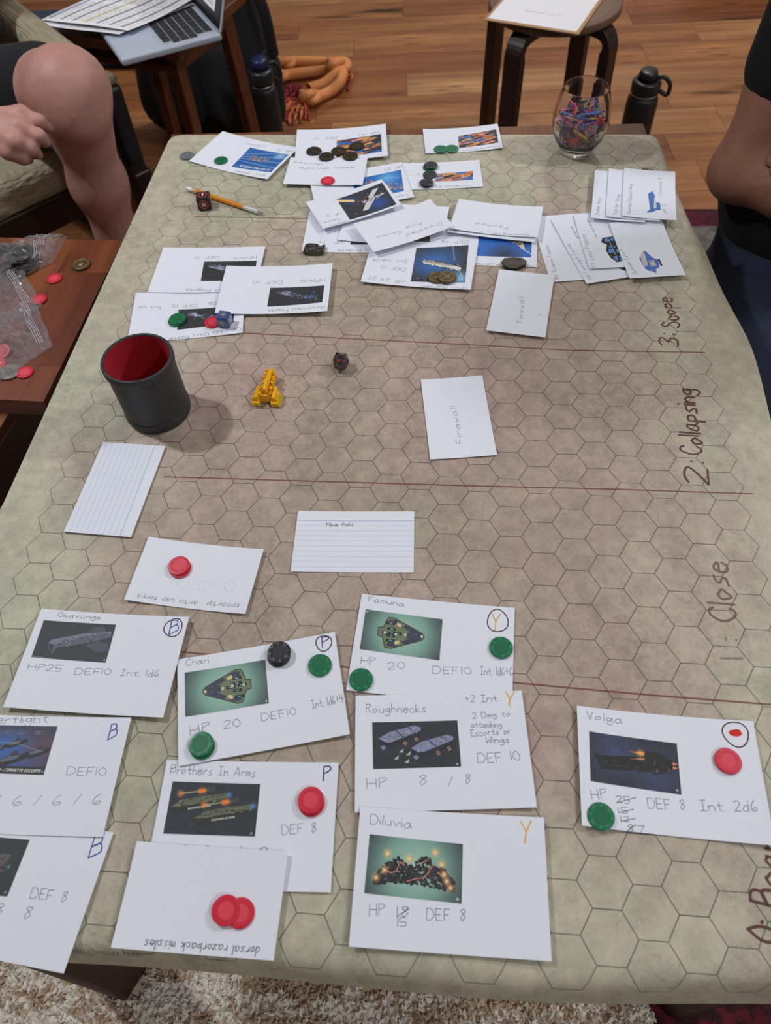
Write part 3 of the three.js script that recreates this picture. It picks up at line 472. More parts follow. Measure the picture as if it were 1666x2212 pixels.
    for (let i = 0; i < 12; i++) spot(g, w * R(), h * R(), 10 + 14 * R(), 'rgba(250,190,150,0.8)');
  },
  laser(g, w, h) {
    flat(g, w, h, css(44, 110, 190)); spot(g, w * 0.3, h * 0.75, w * 0.3, 'rgba(130,200,250,0.8)'); const R = rng(91);
    for (let i = 0; i < 150; i++) { const t = R(), x = w * t, y = h * (0.15 + 0.7 * t) + (R() - 0.5) * h * 0.3; poly(g, [[x, y], [x + 30 * R(), y + 10], [x + 10, y + 20 * R()], [x - 14, y + 8]], [css(214, 150, 70), css(240, 190, 110), css(52, 50, 68), css(150, 96, 60)][i % 4]); }
    g.strokeStyle = 'rgba(150,215,255,0.9)'; g.lineWidth = 4; g.beginPath(); g.arc(w * 0.3, h * 0.3, h * 0.45, 0.2, 2.4); g.stroke(); speck(g, w, h * 0.5, 93, 14, ['rgba(240,200,200,0.9)'], 3, 7);
  },
  destroyer(g, w, h) {
    flat(g, w, h, css(48, 52, 62)); spot(g, w * 0.3, h * 0.3, w * 0.32, 'rgba(44,92,190,0.8)'); spot(g, w * 0.75, h * 0.75, w * 0.2, 'rgba(50,100,200,0.6)');
    g.save(); g.translate(w, h); g.rotate(Math.PI); // beam and twin guns
    poly(g, [[0, h * 0.02], [w * 0.3, h * 0.25], [w * 0.3, h * 0.36], [0, h * 0.14]], css(238, 206, 160)); g.restore();
    g.save(); g.translate(w * 0.05, h * 0.52); g.rotate(0.02); poly(g, [[0, 20], [w * 0.32, -18], [w * 0.5, -24], [w * 0.52, 10], [w * 0.34, 24], [w * 0.1, 34]], css(222, 226, 228), css(40, 44, 56), 3); poly(g, [[w * 0.26, -10], [w * 0.5, -h * 0.36], [w * 0.62, -h * 0.34], [w * 0.44, 0]], css(206, 212, 216), css(40, 44, 56), 3); poly(g, [[w * 0.3, 12], [w * 0.08, h * 0.34], [w * 0.2, h * 0.36], [w * 0.46, 8]], css(206, 212, 216), css(40, 44, 56), 3);
    const R = rng(97); for (let i = 0; i < 70; i++) { g.fillStyle = i % 2 ? css(44, 52, 70) : css(110, 130, 160); g.fillRect(w * (0.05 + 0.5 * R()), (R() - 0.5) * 50, 8 + 16 * R(), 3 + 4 * R()); } g.restore();
    for (const [x, y] of [[0.62, 0.55], [0.46, 0.62]]) { g.fillStyle = css(36, 36, 46); g.beginPath(); g.ellipse(w * x, h * y, 22, 30, 0, 0, 7); g.fill(); g.strokeStyle = css(190, 130, 80); g.lineWidth = 5; g.stroke(); }
    spot(g, w * 0.13, h * 0.66, 16, 'rgba(230,110,90,0.9)'); spot(g, w * 0.82, h * 0.16, 16, 'rgba(230,110,90,0.9)'); speck(g, w, h, 99, 8, ['rgba(120,170,250,0.9)'], 4, 7);
  },
  cruiser(g, w, h) { // white hull crossing a blue glow
    flat(g, w, h, css(52, 58, 70)); spot(g, w * 0.6, h * 0.55, w * 0.6, 'rgba(52,124,220,0.95)'); spot(g, w * 0.12, h * 0.1, w * 0.3, 'rgba(150,210,255,0.9)'); seg(g, w * 0.05, h * 0.06, w * 0.18, h * 0.5, 'rgba(220,240,255,0.8)', 6); seg(g, w * 0.3, h * 0.98, w * 0.24, h * 0.6, 'rgba(110,170,240,0.6)', 14);
    g.save(); g.translate(w * 0.1, h * 0.36); g.rotate(0.34); const L = w * 0.78, R = rng(103);
    poly(g, [[0, -14], [L * 0.1, -30], [L * 0.24, -20], [L * 0.9, -34], [L, -10], [L * 0.98, 24], [L * 0.5, 30], [L * 0.2, 26], [0, 18]], css(220, 220, 214), css(34, 36, 44), 3); poly(g, [[L * 0.24, 4], [L * 0.96, -6], [L * 0.98, 24], [L * 0.5, 30], [L * 0.22, 26]], css(168, 164, 156));
    for (let i = 0; i < 90; i++) { g.fillStyle = i % 3 ? css(36, 38, 46) : css(240, 240, 236); g.fillRect(L * R(), (R() < 0.5 ? 24 : -36) + 12 * R(), 5 + 9 * R(), 5 + 7 * R()); } poly(g, [[L * 0.4, 40], [L * 0.72, 30], [L * 0.76, 52], [L * 0.5, 62]], css(92, 96, 110), css(34, 36, 44), 2); g.restore();
    spot(g, w * 0.88, h * 0.1, 14, 'rgba(240,130,120,0.95)');
  },
  carrier(g, w, h) { // hull with blue glow below
    flat(g, w, h, css(44, 104, 190)); spot(g, w * 0.1, h * 0.7, w * 0.25, 'rgba(46,52,76,0.95)'); spot(g, w * 0.5, h * 0.05, w * 0.4, 'rgba(42,46,62,0.9)');
    poly(g, [[w * 0.1, h * 0.2], [w * 0.3, h * 0.5], [w * 0.55, h * 0.68], [w * 0.8, h * 0.98], [w * 0.5, h], [w * 0.2, h * 0.8]], css(214, 204, 186), css(40, 42, 50), 3); const R = rng(107); for (let i = 0; i < 60; i++) { const t = R(); g.fillStyle = i % 2 ? css(50, 52, 60) : css(232, 222, 206); g.fillRect(w * (0.18 + 0.5 * t), h * (0.4 + 0.5 * t) + (R() - 0.3) * 30, 10 + 14 * R(), 5 + 8 * R()); }
    seg(g, 0, h * 0.12, w * 0.2, h * 0.34, 'rgba(190,225,255,0.9)', 10); speck(g, w * 0.3, h, 109, 10, ['rgba(240,210,210,0.8)'], 3, 6); speck(g, w, h * 0.6, 111, 10, ['rgba(30,40,70,0.9)'], 6, 10);
  },
  frigate(g, w, h, seed = 121) { // dark field with pale streaks
    flat(g, w, h, css(46, 48, 52)); const R = rng(seed); for (let i = 0; i < 16; i++) seg(g, w * (0.62 + 0.3 * R()), h * (0.68 + 0.16 * R()), w * (0.5 + 0.2 * R()), h * (0.5 + 0.2 * R()), 'rgba(190,205,235,0.7)', 2 + 3 * R());
    for (let i = 0; i < 110; i++) { const t = R() ** 0.7; g.fillStyle = ['rgba(150,180,230,0.85)', 'rgba(80,130,220,0.8)', 'rgba(210,220,240,0.8)', 'rgba(60,70,90,0.8)'][i % 4]; g.fillRect(w * (0.72 - 0.62 * t), h * (0.62 - 0.3 * t) + (R() - 0.5) * h * 0.28, 3 + 9 * R(), 2 + 5 * R()); }
    for (let i = 0; i < 5; i++) spot(g, w * (0.12 + 0.2 * R()), h * (0.3 + 0.4 * R()), 16, 'rgba(70,130,230,0.8)'); sparkle(g, w * 0.965, h * 0.92, 5);
  },
  night(g, w, h) { const a = g.createLinearGradient(0, h, 0, 0); a.addColorStop(0, css(46, 110, 196)); a.addColorStop(0.4, css(54, 60, 76)); a.addColorStop(1, css(52, 52, 56)); g.fillStyle = a; g.fillRect(0, 0, w, h); spot(g, w * 0.8, h * 0.86, 26, 'rgba(240,110,110,0.95)'); },
  dusk(g, w, h) { flat(g, w, h, css(104, 90, 86)); },
};
function flatTop(g, w, h) { const a = g.createLinearGradient(0, 0, 0, h * 0.35); a.addColorStop(0, 'rgba(60,62,76,0.95)'); a.addColorStop(1, 'rgba(60,62,76,0)'); g.fillStyle = a; g.fillRect(0, 0, w, h * 0.35); const R = rng(133); for (let i = 0; i < 60; i++) { g.fillStyle = 'rgba(110,116,136,0.6)'; g.fillRect(w * (0.1 + 0.75 * R()), h * (0.1 + 0.08 * R()), 10 + 20 * R(), 2 + 4 * R()); } }
// ---------------------------------------------------------------- index cards
const SIZE = { six: [0.1524, 0.1016], five: [0.127, 0.0762] };
const PENCIL = 'rgba(104,106,118,0.86)';
const CARD_MAT = { roughness: 0.82 };
const CARDS = {};                                             // by key, for things that lie on them
// card: corners seen (text order tl, tr, br, bl as photo pixels), height of its middle, bend, words and pictures in photo pixels
function card(key, name, label, size, corners, y, bend, { words = [], pics = [], draw, ppm = 5, group, tint = [229, 233, 246], category = 'card' } = {}) {
  const [w, h] = SIZE[size], loc = { tl: [-w / 2, -h / 2], tr: [w / 2, -h / 2], br: [w / 2, h / 2], bl: [-w / 2, h / 2] };
  const ks = Object.keys(corners), wp = ks.map((k) => at(...corners[k], y)), lp = ks.map((k) => loc[k]);
  const mean = (a, i) => a.reduce((s, p) => s + (Array.isArray(p) ? p[i] : i ? p.z : p.x), 0) / a.length;
  const wx = mean(wp, 0), wz = mean(wp, 1), lx = mean(lp, 0), lz = mean(lp, 1); let c = 0, s = 0;
  lp.forEach(([a, b], i) => { const X = wp[i].x - wx, Z = wp[i].z - wz, p = a - lx, q = b - lz; c += p * X + q * Z; s += q * X - p * Z; });
  const th = Math.atan2(s, c), C = Math.cos(th), S = Math.sin(th);
  const ox = wx - (lx * C + lz * S), oz = wz - (-lx * S + lz * C);
  const toLocal = (px, py) => { const p = at(px, py, y), X = p.x - ox, Z = p.z - oz; return [X * C - Z * S, X * S + Z * C]; };
  const { u: bu = 0, v: bv = 0, tu = 0, tv = 0, uv = 0 } = bend;     // edge lift along u and v, tilt along u and v, twist (metres)
  const raw = (a, b) => bu * (2 * a) ** 2 + bv * (2 * b) ** 2 + tu * 2 * a + tv * 2 * b + uv * 4 * a * b;
  let low = 1e9; for (let i = -5; i <= 5; i++) for (let j = -5; j <= 5; j++) low = Math.min(low, raw(i / 10, j / 10));
  const height = (x, z) => raw(x / w, z / h) - low;                // above the lowest point of the card
  const mm = 1000 * ppm, [cv, g] = canvas(Math.round(w * mm), Math.round(h * mm));
  g.fillStyle = css(...tint); g.fillRect(0, 0, cv.width, cv.height);
  const grain = rng(key.length * 31 + key.charCodeAt(0)); for (let i = 0; i < 500; i++) { g.fillStyle = grain() > 0.5 ? 'rgba(255,255,255,0.05)' : 'rgba(180,180,190,0.05)'; g.fillRect(grain() * cv.width, grain() * cv.height, 2 + 8 * grain(), 2 + 8 * grain()); }
  const cp = (px, py) => { const [x, z] = toLocal(px, py); return [(x + w / 2) * mm, (z + h / 2) * mm]; };
  if (draw) draw(g, cv, mm / 1000, cp);
  words.forEach(([t, a, b, cap, o = {}], i) => writeHand(g, t, ...cp(...a), ...cp(...b), cap * mm / 1000, { color: PENCIL, lw: 0.55 * mm / 1000, seed: i + key.length * 13 + key.charCodeAt(1), ...o }));
  const sheet = (pt, nu, nv, thick, lift) => { // pt(u, v) -> local x, z
    const P = [], UV = [], I = [], top = [];
    for (let j = 0; j <= nv; j++) for (let i = 0; i <= nu; i++) { const [x, z] = pt(i / nu, j / nv), yy = height(x, z) + lift; P.push(x, yy + thick, z); UV.push(i / nu, 1 - j / nv); }
    const n1 = (nu + 1) * (nv + 1);
    for (let k = 0; k < n1; k++) { P.push(P[3 * k], P[3 * k + 1] - thick, P[3 * k + 2]); UV.push(0.004, 0.004); }
    for (let j = 0; j < nv; j++) for (let i = 0; i < nu; i++) { const a = j * (nu + 1) + i, b = a + nu + 1; I.push(a, b, a + 1, a + 1, b, b + 1, n1 + a, n1 + a + 1, n1 + b, n1 + a + 1, n1 + b + 1, n1 + b); }
    const edge = []; for (let i = 0; i <= nu; i++) edge.push(i); for (let j = 1; j <= nv; j++) edge.push(j * (nu + 1) + nu); for (let i = nu - 1; i >= 0; i--) edge.push(nv * (nu + 1) + i); for (let j = nv - 1; j >= 0; j--) edge.push(j * (nu + 1));
    for (let k = 0; k + 1 < edge.length; k++) { const m = P.length / 3; for (const q of [edge[k], n1 + edge[k], edge[k + 1], n1 + edge[k + 1]]) { P.push(P[3 * q], P[3 * q + 1], P[3 * q + 2]); UV.push(0.004, 0.004); } I.push(m, m + 2, m + 1, m + 1, m + 2, m + 3); }
    const geo = new THREE.BufferGeometry(); geo.setAttribute('position', new THREE.Float32BufferAttribute(P, 3)); geo.setAttribute('uv', new THREE.Float32BufferAttribute(UV, 2)); geo.setIndex(I); geo.computeVertexNormals(); return geo; };
  const o = thing(name, label, category, [ox, y, oz], th, group);
  const map = texOf(cv); map.wrapS = map.wrapT = THREE.ClampToEdgeWrapping;
  part('paper', sheet((u, v) => [(u - 0.5) * w, (v - 0.5) * h], 12, 8, 0.00028, 0), std({ ...CARD_MAT, map }), o);
  for (const [fn, q, arg] of pics) {
    const L = q.map((p) => toLocal(...p)), pw = Math.hypot(L[1][0] - L[0][0], L[1][1] - L[0][1]), ph2 = Math.hypot(L[3][0] - L[0][0], L[3][1] - L[0][1]);
    const cw = 480, ch = Math.round(480 * ph2 / pw), [pc, pg] = canvas(cw, ch); fn(pg, cw, ch, arg);
    pg.strokeStyle = css(236, 236, 240); pg.lineWidth = 3; pg.strokeRect(0, 0, cw, ch);
    const pt = (u, v) => [0, 1].map((k) => lerp(lerp(L[0][k], L[1][k], u), lerp(L[3][k], L[2][k], u), v)), pm = texOf(pc); pm.wrapS = pm.wrapT = THREE.ClampToEdgeWrapping;
    part('picture', sheet(pt, 8, 6, 0.00012, 0.00034), std({ roughness: 0.6, map: pm }), o, 'printed colour picture glued to the card');
  }
  CARDS[key] = { o, toLocal, top: (px, py) => { const [x, z] = toLocal(px, py); return y + height(clamp(x, -w / 2, w / 2), clamp(z, -h / 2, h / 2)) + 0.0003; } };
  return o;
}
const mark = (col, lw) => ({ color: col, lw });
const BLUE = 'rgba(38,58,150,0.95)', PURPLE = 'rgba(56,40,110,0.95)', ORANGE = 'rgba(222,160,34,0.95)', RING = 'rgba(64,36,40,0.95)';
const ring = (g, cp, k, px, py, rx, ry) => { const [x, y] = cp(px, py); g.strokeStyle = RING; g.lineWidth = 1.1 * k; g.beginPath(); for (let i = 0; i <= 26; i++) { const a = i / 26 * 6.5 - 1.2, r = 1 + 0.05 * Math.sin(a * 3 + px); g[i ? 'lineTo' : 'moveTo'](x + Math.cos(a) * rx * k * r, y + Math.sin(a) * ry * k * r); } g.stroke(); };
const strike = (g, cp, k, a, b) => { g.strokeStyle = PENCIL; g.lineWidth = 0.7 * k; g.beginPath(); g.moveTo(...cp(...a)); g.lineTo(...cp(...b)); g.stroke(); };
const M6 = 'ship cards of the camera-side player';

// ---- the near cards
card('def8', 'ship_card', 'white card reading DEF 8 with a blue letter, tucked under the corvette escorts card', 'six', { tr: [247.8, 1798], br: [141.6, 2105] }, 0.0004, { u: 0.002, tv: 0.001 }, { ppm: 6, group: M6,
  words: [['B', [193, 1853], [216, 1855], 17, mark(BLUE, 6)], ['DEF 8', [66, 1941], [143, 1949], 7.5], ['8', [49, 1985], [66, 1986], 8.5], ['HP   8', [-110, 1966], [2, 1978], 8]], pics: [[ART.darkship, [[-108, 1800], [66, 1814], [17.8, 1938], [-166, 1922]]]] });
card('river', 'ship_card', 'white card titled Riverflight with a picture of corvette escorts and a blue B', 'six', { tr: [285.8, 1551], br: [224, 1810] }, 0.0016, { u: 0.0022 }, { ppm: 6, group: M6,
  words: [['Riverflight', [-52, 1566], [103, 1560], 8.5], ['B', [234, 1600], [250, 1600], 14, mark(BLUE, 6)], ['DEF10', [143, 1675], [228, 1676], 7], ['6 / 6 / 6 / 6', [-60, 1741], [218, 1738], 8.5]], pics: [[ART.escorts, [[-45, 1566], [125.8, 1569], [94.9, 1675], [-82, 1669]]]] });
card('okavango', 'ship_card', 'white card titled Okavango with a picture of a grey gun-shaped ship', 'six', { tl: [91, 1316], tr: [411, 1336], br: [355, 1553], bl: [10, 1531] }, 0.0032, { u: 0.0026, v: 0.0004 }, { ppm: 6, group: M6,
  words: [['Okavango', [126, 1334], [217, 1339], 5], ['HP25', [61, 1449], [132, 1451], 6.2], ['DEF10', [161, 1457], [238, 1457], 6], ['Int. 1d6', [260, 1460], [343, 1463], 6.4], ['B', [366, 1372], [384, 1372], 15, mark(BLUE, 6)]],
  draw: (g, cv, k, cp) => ring(g, cp, k, 375.6, 1358, 9, 9.6), pics: [[ART.okavango, [[97, 1342], [252, 1349.5], [229, 1432.5], [69.5, 1422]]]] });
card('brothers', 'ship_card', 'white card titled Brothers In Arms with two olive gunships', 'six', { tl: [359.6, 1642], tr: [733.3, 1648], br: [717, 1931] }, 0.0004, { u: 0.0014, v: 0.0006 }, { ppm: 6, group: M6,
  words: [['Brothers In Arms', [369, 1672], [552, 1678], 7.4], ['P', [699, 1688], [714, 1688], 12, mark(PURPLE, 6)], ['DEF 8', [609, 1804], [683, 1798], 7.5], ['/ 8', [505, 1852], [576, 1854], 8], ['HP  8', [372, 1848], [448, 1850], 8]], pics: [[ART.brothers, [[374, 1688.6], [563.5, 1693.4], [551.4, 1808], [353, 1802]]]] });
card('chari', 'ship_card', 'white card titled Chari with a wedge ship pointing left on teal', 'six', { tl: [381.8, 1426], tr: [725.6, 1366], br: [758, 1588.7], bl: [386, 1657.6] }, 0.002, { u: 0.0018, v: 0.0004 }, { ppm: 6, group: M6,
  words: [['Chari', [404, 1440], [451, 1432], 6], ['HP', [413, 1590], [454, 1579], 8], ['20', [484, 1576], [519, 1570], 7.5], ['DEF10', [565.6, 1559], [639.5, 1543], 7], ['Int. 1d6+4', [675, 1532], [742, 1518], 8], ['P', [697, 1402], [712, 1400], 11, mark(PURPLE, 6)]],
  draw: (g, cv, k, cp) => ring(g, cp, k, 700, 1391, 7.6, 8), pics: [[ART.kite, [[400, 1454.6], [574, 1425], [581.6, 1519.8], [401, 1550.6]]]] });
card('dorsal', 'note_card', 'white card with upside-down pencil words dorsal razorback missiles', 'five', { tl: [597, 2078], tr: [235, 2050], br: [295, 1818], bl: [631, 1838] }, 0.0026, { u: 0.0026, v: 0.0006 }, { ppm: 6, words: [['dorsal razorback missiles', [563, 2047], [316, 2030], 6.2, { lw: 4, color: 'rgba(84,86,98,0.9)' }]] });
card('yamuna', 'ship_card', 'white card titled Yamuna with a wedge ship pointing right on teal', 'six', { tl: [780.5, 1280], tr: [1112.8, 1315.4], bl: [749, 1495.5] }, 0.0006, { u: 0.001 }, { ppm: 6, group: M6,
  words: [['Yamuna', [793, 1299], [873, 1311], 6.5], ['HP', [780, 1435], [811, 1436], 6.8], ['20', [839, 1446], [874, 1444], 6.8], ['DEF10', [935, 1455], [1017, 1457], 7], ['Int. 1d6+6', [1038, 1458], [1107, 1460], 8], ['Y', [1066, 1361], [1084, 1361], 17, mark(ORANGE, 6)]],
  draw: (g, cv, k, cp) => ring(g, cp, k, 1075, 1342, 10, 12), pics: [[(g, w, h) => { g.translate(w, h); g.rotate(Math.PI); ART.kite(g, w, h); }, [[790, 1317], [957, 1338], [950, 1427.5], [777, 1403.7]]]] });
card('roughnecks', 'ship_card', 'white card titled Roughnecks with two lavender carriers on a dark picture', 'six', { tl: [766.5, 1501], tr: [1128, 1492.3], br: [1161.4, 1746.7], bl: [766.5, 1759] }, 0.002, { u: 0.0016 }, { ppm: 6, group: M6,
  words: [['Roughnecks', [791, 1541], [921, 1539], 8], ['+2 Int.', [1005, 1518], [1078, 1515], 6.5], ['Y', [1096, 1526], [1114, 1526], 13, mark(ORANGE, 6)], ['2 Dmg to', [1022, 1553], [1102, 1548], 5.2], ['attacking', [1018, 1572], [1083, 1572], 5.6], ['Escorts or', [1018, 1591], [1103, 1586], 5.6], ['Wings', [1050, 1606], [1100, 1605], 5.6], ['DEF 10', [1033, 1649], [1123, 1643], 8], ['HP', [793, 1704], [836, 1702], 8], ['8', [903, 1696], [922, 1695], 8], ['/', [969, 1698], [978, 1698], 8], ['8', [1003, 1692], [1016, 1692], 7.5]],
  pics: [[ART.carriers, [[804, 1561], [988.5, 1556], [997, 1656.8], [806, 1663]]]] });
card('diluvia', 'ship_card', 'white card titled Diluvia with a heap of black cubes on a teal picture', 'six', { tl: [778, 1741], tr: [1174, 1768], br: [1195, 2078], bl: [752, 2047] }, 0.0034, { u: 0.0024 }, { ppm: 6, group: M6,
  words: [['Diluvia', [800, 1780], [889, 1789], 7.4], ['HP', [798, 1978], [831, 1979], 8], ['18', [858, 1982], [882, 1982], 7.4], ['15', [859, 2001], [878, 2001], 5.6], ['DEF 8', [921, 1987], [1005, 1990], 8], ['Y', [1130, 1824], [1152, 1824], 17, mark(ORANGE, 6)]],
  draw: (g, cv, k, cp) => strike(g, cp, k, [857, 1981], [884, 1963]), pics: [[ART.rubble, [[798.7, 1802.5], [1000.7, 1823], [998, 1953], [786.5, 1931]]]] });
card('volga', 'ship_card', 'white card titled Volga with a black ship and flames on a dark blue picture', 'six', { tl: [1243, 1526], tr: [1624.4, 1562], bl: [1255.6, 1788] }, 0.0006, { u: 0.004, v: 0.0004 }, { ppm: 6, group: M6,
  words: [['Volga', [1267, 1556], [1343, 1564], 7], ['HP', [1278, 1729], [1310, 1728], 8], ['25', [1332, 1735], [1360, 1736], 5.4], ['15', [1336, 1757], [1360, 1757], 4.4], ['12', [1341, 1775], [1364, 1776], 4], ['8', [1355, 1798], [1368, 1798], 5.6], ['7', [1380, 1801], [1393, 1801], 5.5], ['DEF 8', [1400, 1747], [1481, 1750], 8], ['Int. 2d6', [1514, 1752], [1634, 1755], 8.4]],
  draw: (g, cv, k, cp) => { ring(g, cp, k, 1587, 1588, 10.6, 11); const [x, y] = cp(1586, 1586); g.fillStyle = css(206, 40, 34); g.beginPath(); g.ellipse(x, y, 5.4 * k, 3 * k, 0, 0, 7); g.ellipse(x + 2 * k, y - 1 * k, 3 * k, 2.6 * k, 0, 0, 7); g.fill(); for (const [a, b] of [[[1331, 1736], [1374, 1723]], [[1335, 1757], [1368, 1749]], [[1340, 1776], [1372, 1769]], [[1351, 1799], [1374, 1782]]]) strike(g, cp, k, a, b); },
  pics: [[ART.volga, [[1270.6, 1582], [1462.4, 1606], [1473, 1718], [1274, 1690]]]] });
card('speartip', 'note_card', 'white card with upside-down pencil words speartip and one red chip stack', 'five', { tl: [533, 1331], tr: [267, 1298], br: [324, 1164], bl: [573, 1188] }, 0.0006, { u: 0.0034 }, { ppm: 6, words: [['speartip', [520, 1308], [449, 1300], 6], ['antis cap torps', [427, 1300], [300, 1286], 5.6]],
  draw: (g, cv, k, cp) => { g.strokeStyle = 'rgba(120,120,130,0.22)'; g.lineWidth = 0.5 * k; for (const [x, y] of [[396, 1261], [441, 1266], [497, 1268]]) { g.beginPath(); g.arc(...cp(x, y), 6 * k, 0, 6.3); g.stroke(); } } });
const ruled = (n, head) => (g, cv, k, cp) => { for (let i = 0; i < n; i++) { g.strokeStyle = i ? 'rgba(120,176,206,0.75)' : 'rgba(80,160,206,0.95)'; g.lineWidth = (i ? 0.32 : 0.5) * k; const y = (head + i * 6.4) * k; g.beginPath(); g.moveTo(0, y); g.lineTo(cv.width, y); g.stroke(); } };
card('mine', 'index_card', 'blue-ruled index card with the words Mine field', 'five', { tl: [643, 1105], tr: [896, 1106], br: [895, 1237], bl: [628, 1235] }, 0.0004, { u: 0.0006 }, { ppm: 6, draw: ruled(10, 12.5), words: [['Mine field', [705, 1138], [762, 1137], 4.6, { color: 'rgba(50,52,60,0.9)', lw: 3 }]] });
// a neat pile of blank ruled cards, lines running away from the camera
for (let k = 0; k < 6; k++) { const j = [0.6, -0.4, 0.9, -0.8, 0.3, 0][k];
  card('pile' + k, 'index_card', k === 5 ? 'blank blue-ruled index card, topmost of the pile beside the dice cup' : 'ruled index card inside the pile beside the dice cup', 'five', { tl: [360 + j, 965 + j], tr: [284.5 + j, 1161.5], br: [137 - j, 1149], bl: [220.5, 954.5 + j] }, 0.0004 + 0.00036 * k, { u: 0.0003 }, { ppm: k === 5 ? 6 : 1, draw: k === 5 ? ruled(10, 12.5) : null, group: 'pile of blank index cards' }); }

// ---- blank-backed notes on the right half
card('wall2', 'note_card', 'white card with the word Firewall lying alone on the open grid', 'five', { tl: [929, 996], tr: [909, 822], br: [1043, 813], bl: [1074, 984] }, 0.0004, { u: 0.001, v: 0.0006 }, { words: [['Firewall', [1000, 958], [984, 878], 7]] });
// ---- right-hand fan, read from the right side of the table
const FAN = 'fleet cards fanned at the right of the table';
card('turenne', 'fleet_card', 'white card titled HA Turenne Frigate at the bottom of the fan', 'six', { tl: [1190, 612.5], tr: [1147, 469] }, 0.0004, { u: 0.001 }, { ppm: 4, group: FAN, words: [['HA Turenne Frigate', [1208, 604], [1184, 530], 5.5]], draw: (g, cv, k) => { g.fillStyle = css(40, 60, 70); g.fillRect(24 * k, 55 * k, 60 * k, 16 * k); g.fillStyle = css(90, 130, 180); g.fillRect(40 * k, 58 * k, 20 * k, 8 * k); seg(g, 20 * k, 44 * k, 110 * k, 42 * k, 'rgba(150,150,160,0.6)', 0.5 * k); } });
card('wall1', 'note_card', 'white card with the word Firewall overlapping the HA Turenne Frigate card', 'five', { tl: [1048, 720], tr: [1079.5, 583], br: [1198, 597], bl: [1177.7, 730.6] }, 0.0024, { u: 0.002 }, { words: [['Firewall', [1130, 699], [1132, 642], 7.5], ['/', [1170, 684], [1172, 680], 5]] });
card('carrier', 'fleet_card', 'white card titled HA Farragut Carrier, second in the fan', 'six', { tl: [1265.3, 611], tr: [1191.9, 478.6] }, 0.002, { u: 0.001 }, { ppm: 4, group: FAN, words: [['HA Farragut Carrier', [1279, 604], [1230, 526], 5.5], ['not bound', [1250, 515], [1236, 491], 3, { color: 'rgba(60,60,70,0.9)' }]], draw: (g, cv, k) => { g.fillStyle = css(40, 70, 90); g.beginPath(); g.ellipse(34 * k, 62 * k, 20 * k, 9 * k, 0, 0, 7); g.fill(); g.fillStyle = css(150, 180, 210); g.fillRect(20 * k, 58 * k, 18 * k, 8 * k); } });
card('labo', 'fleet_card', 'white card titled IPS Labo Frigate with a blue and black blocky ship', 'five', { tl: [1276, 591.5], tr: [1236, 459] }, 0.0036, { u: 0.0016 }, { ppm: 6, group: FAN, words: [['IPS Labo Frigate', [1290, 585], [1263, 507], 5.5], ['no hull work', [1290, 512], [1272, 478], 2.6, { color: 'rgba(60,60,70,0.9)' }]],
  draw: (g, cv, k) => { g.save(); g.translate(10 * k, 40 * k); const R = rng(141); poly(g, [[2, 0], [12, -6], [30, -9], [44, -5], [50, -12], [60, -8], [62, 6], [54, 14], [46, 11], [40, 16], [24, 14], [16, 18], [4, 12]].map(([x, y]) => [x * k, y * k]), css(44, 46, 48)); for (const [x, y, a, b] of [[6, -2, 10, 5], [6, 6, 10, 5], [24, -6, 9, 8], [24, 5, 8, 4], [36, -3, 4, 3], [36, 3, 4, 3], [50, -6, 8, 5], [52, 3, 7, 6]]) { g.fillStyle = css(66 + 40 * R(), 120 + 40 * R(), 200); g.fillRect(x * k, y * k, a * k, b * k); } for (let i = 0; i < 30; i++) { g.fillStyle = i % 2 ? css(20, 24, 30) : css(140, 180, 220); g.fillRect(R() * 58 * k, (R() * 24 - 9) * k, 2 * k, 1.2 * k); } seg(g, 8 * k, 3 * k, 56 * k, 0, css(150, 180, 220), 0.8 * k); g.restore(); } });
card('outrider', 'fleet_card', 'white card titled Outrider Escort with a small blue and grey shuttle', 'five', { tl: [1359, 599.5], tr: [1316.3, 488.4], br: [1430.9, 481.5], bl: [1480, 593.3] }, 0.0052, { u: 0.0022 }, { ppm: 6, group: FAN, words: [['Outrider Escort', [1376, 594], [1344, 538], 5.5]],
  draw: (g, cv, k) => { g.save(); g.translate(14 * k, 30 * k); poly(g, [[0, 0], [6, -4], [30, -6], [44, 2], [46, 6], [30, 12], [24, 18], [8, 16], [2, 8]].map(([x, y]) => [x * k, y * k]), css(74, 112, 196), css(50, 60, 90), 1.5); poly(g, [[10, -4], [34, -4], [46, 3], [40, 4], [14, 2]].map(([x, y]) => [x * k, y * k]), css(196, 194, 190)); g.fillStyle = css(208, 206, 200); g.fillRect(10 * k, 5 * k, 14 * k, 8 * k); g.strokeStyle = css(60, 70, 90); g.lineWidth = 0.6 * k; g.strokeRect(12 * k, 6.5 * k, 9 * k, 5 * k); g.fillStyle = css(70, 74, 84); g.fillRect(10 * k, 18 * k, 16 * k, 3 * k); poly(g, [[0, 2], [-6, 8], [2, 10]].map(([x, y]) => [x * k, y * k]), css(74, 112, 196)); g.restore(); } });
const wing = (g, k, x) => { g.save(); g.translate(x * k, 40 * k); poly(g, [[-6, -5], [4, 0], [44, -3], [52, 3], [40, 7], [24, 8], [22, 14], [4, 15], [2, 8], [-4, 4]].map(([a, b]) => [a * k, b * k]), css(72, 120, 190), css(50, 70, 110), 1); poly(g, [[6, 5], [40, 6], [24, 9], [8, 9]].map(([a, b]) => [a * k, b * k]), css(206, 206, 204)); g.restore(); };
card('bomber', 'fleet_card', 'white card titled Bomber Wing, lowest of the three wing cards', 'five', { tl: [1275.5, 471], tr: [1287, 376], bl: [1390.8, 482] }, 0.0082, { v: 0.001, u: 0.002 }, { ppm: 5, group: FAN, words: [['Bomber Wing', [1293, 467], [1298, 430], 5.5]], draw: (g, cv, k) => wing(g, k, 30) });
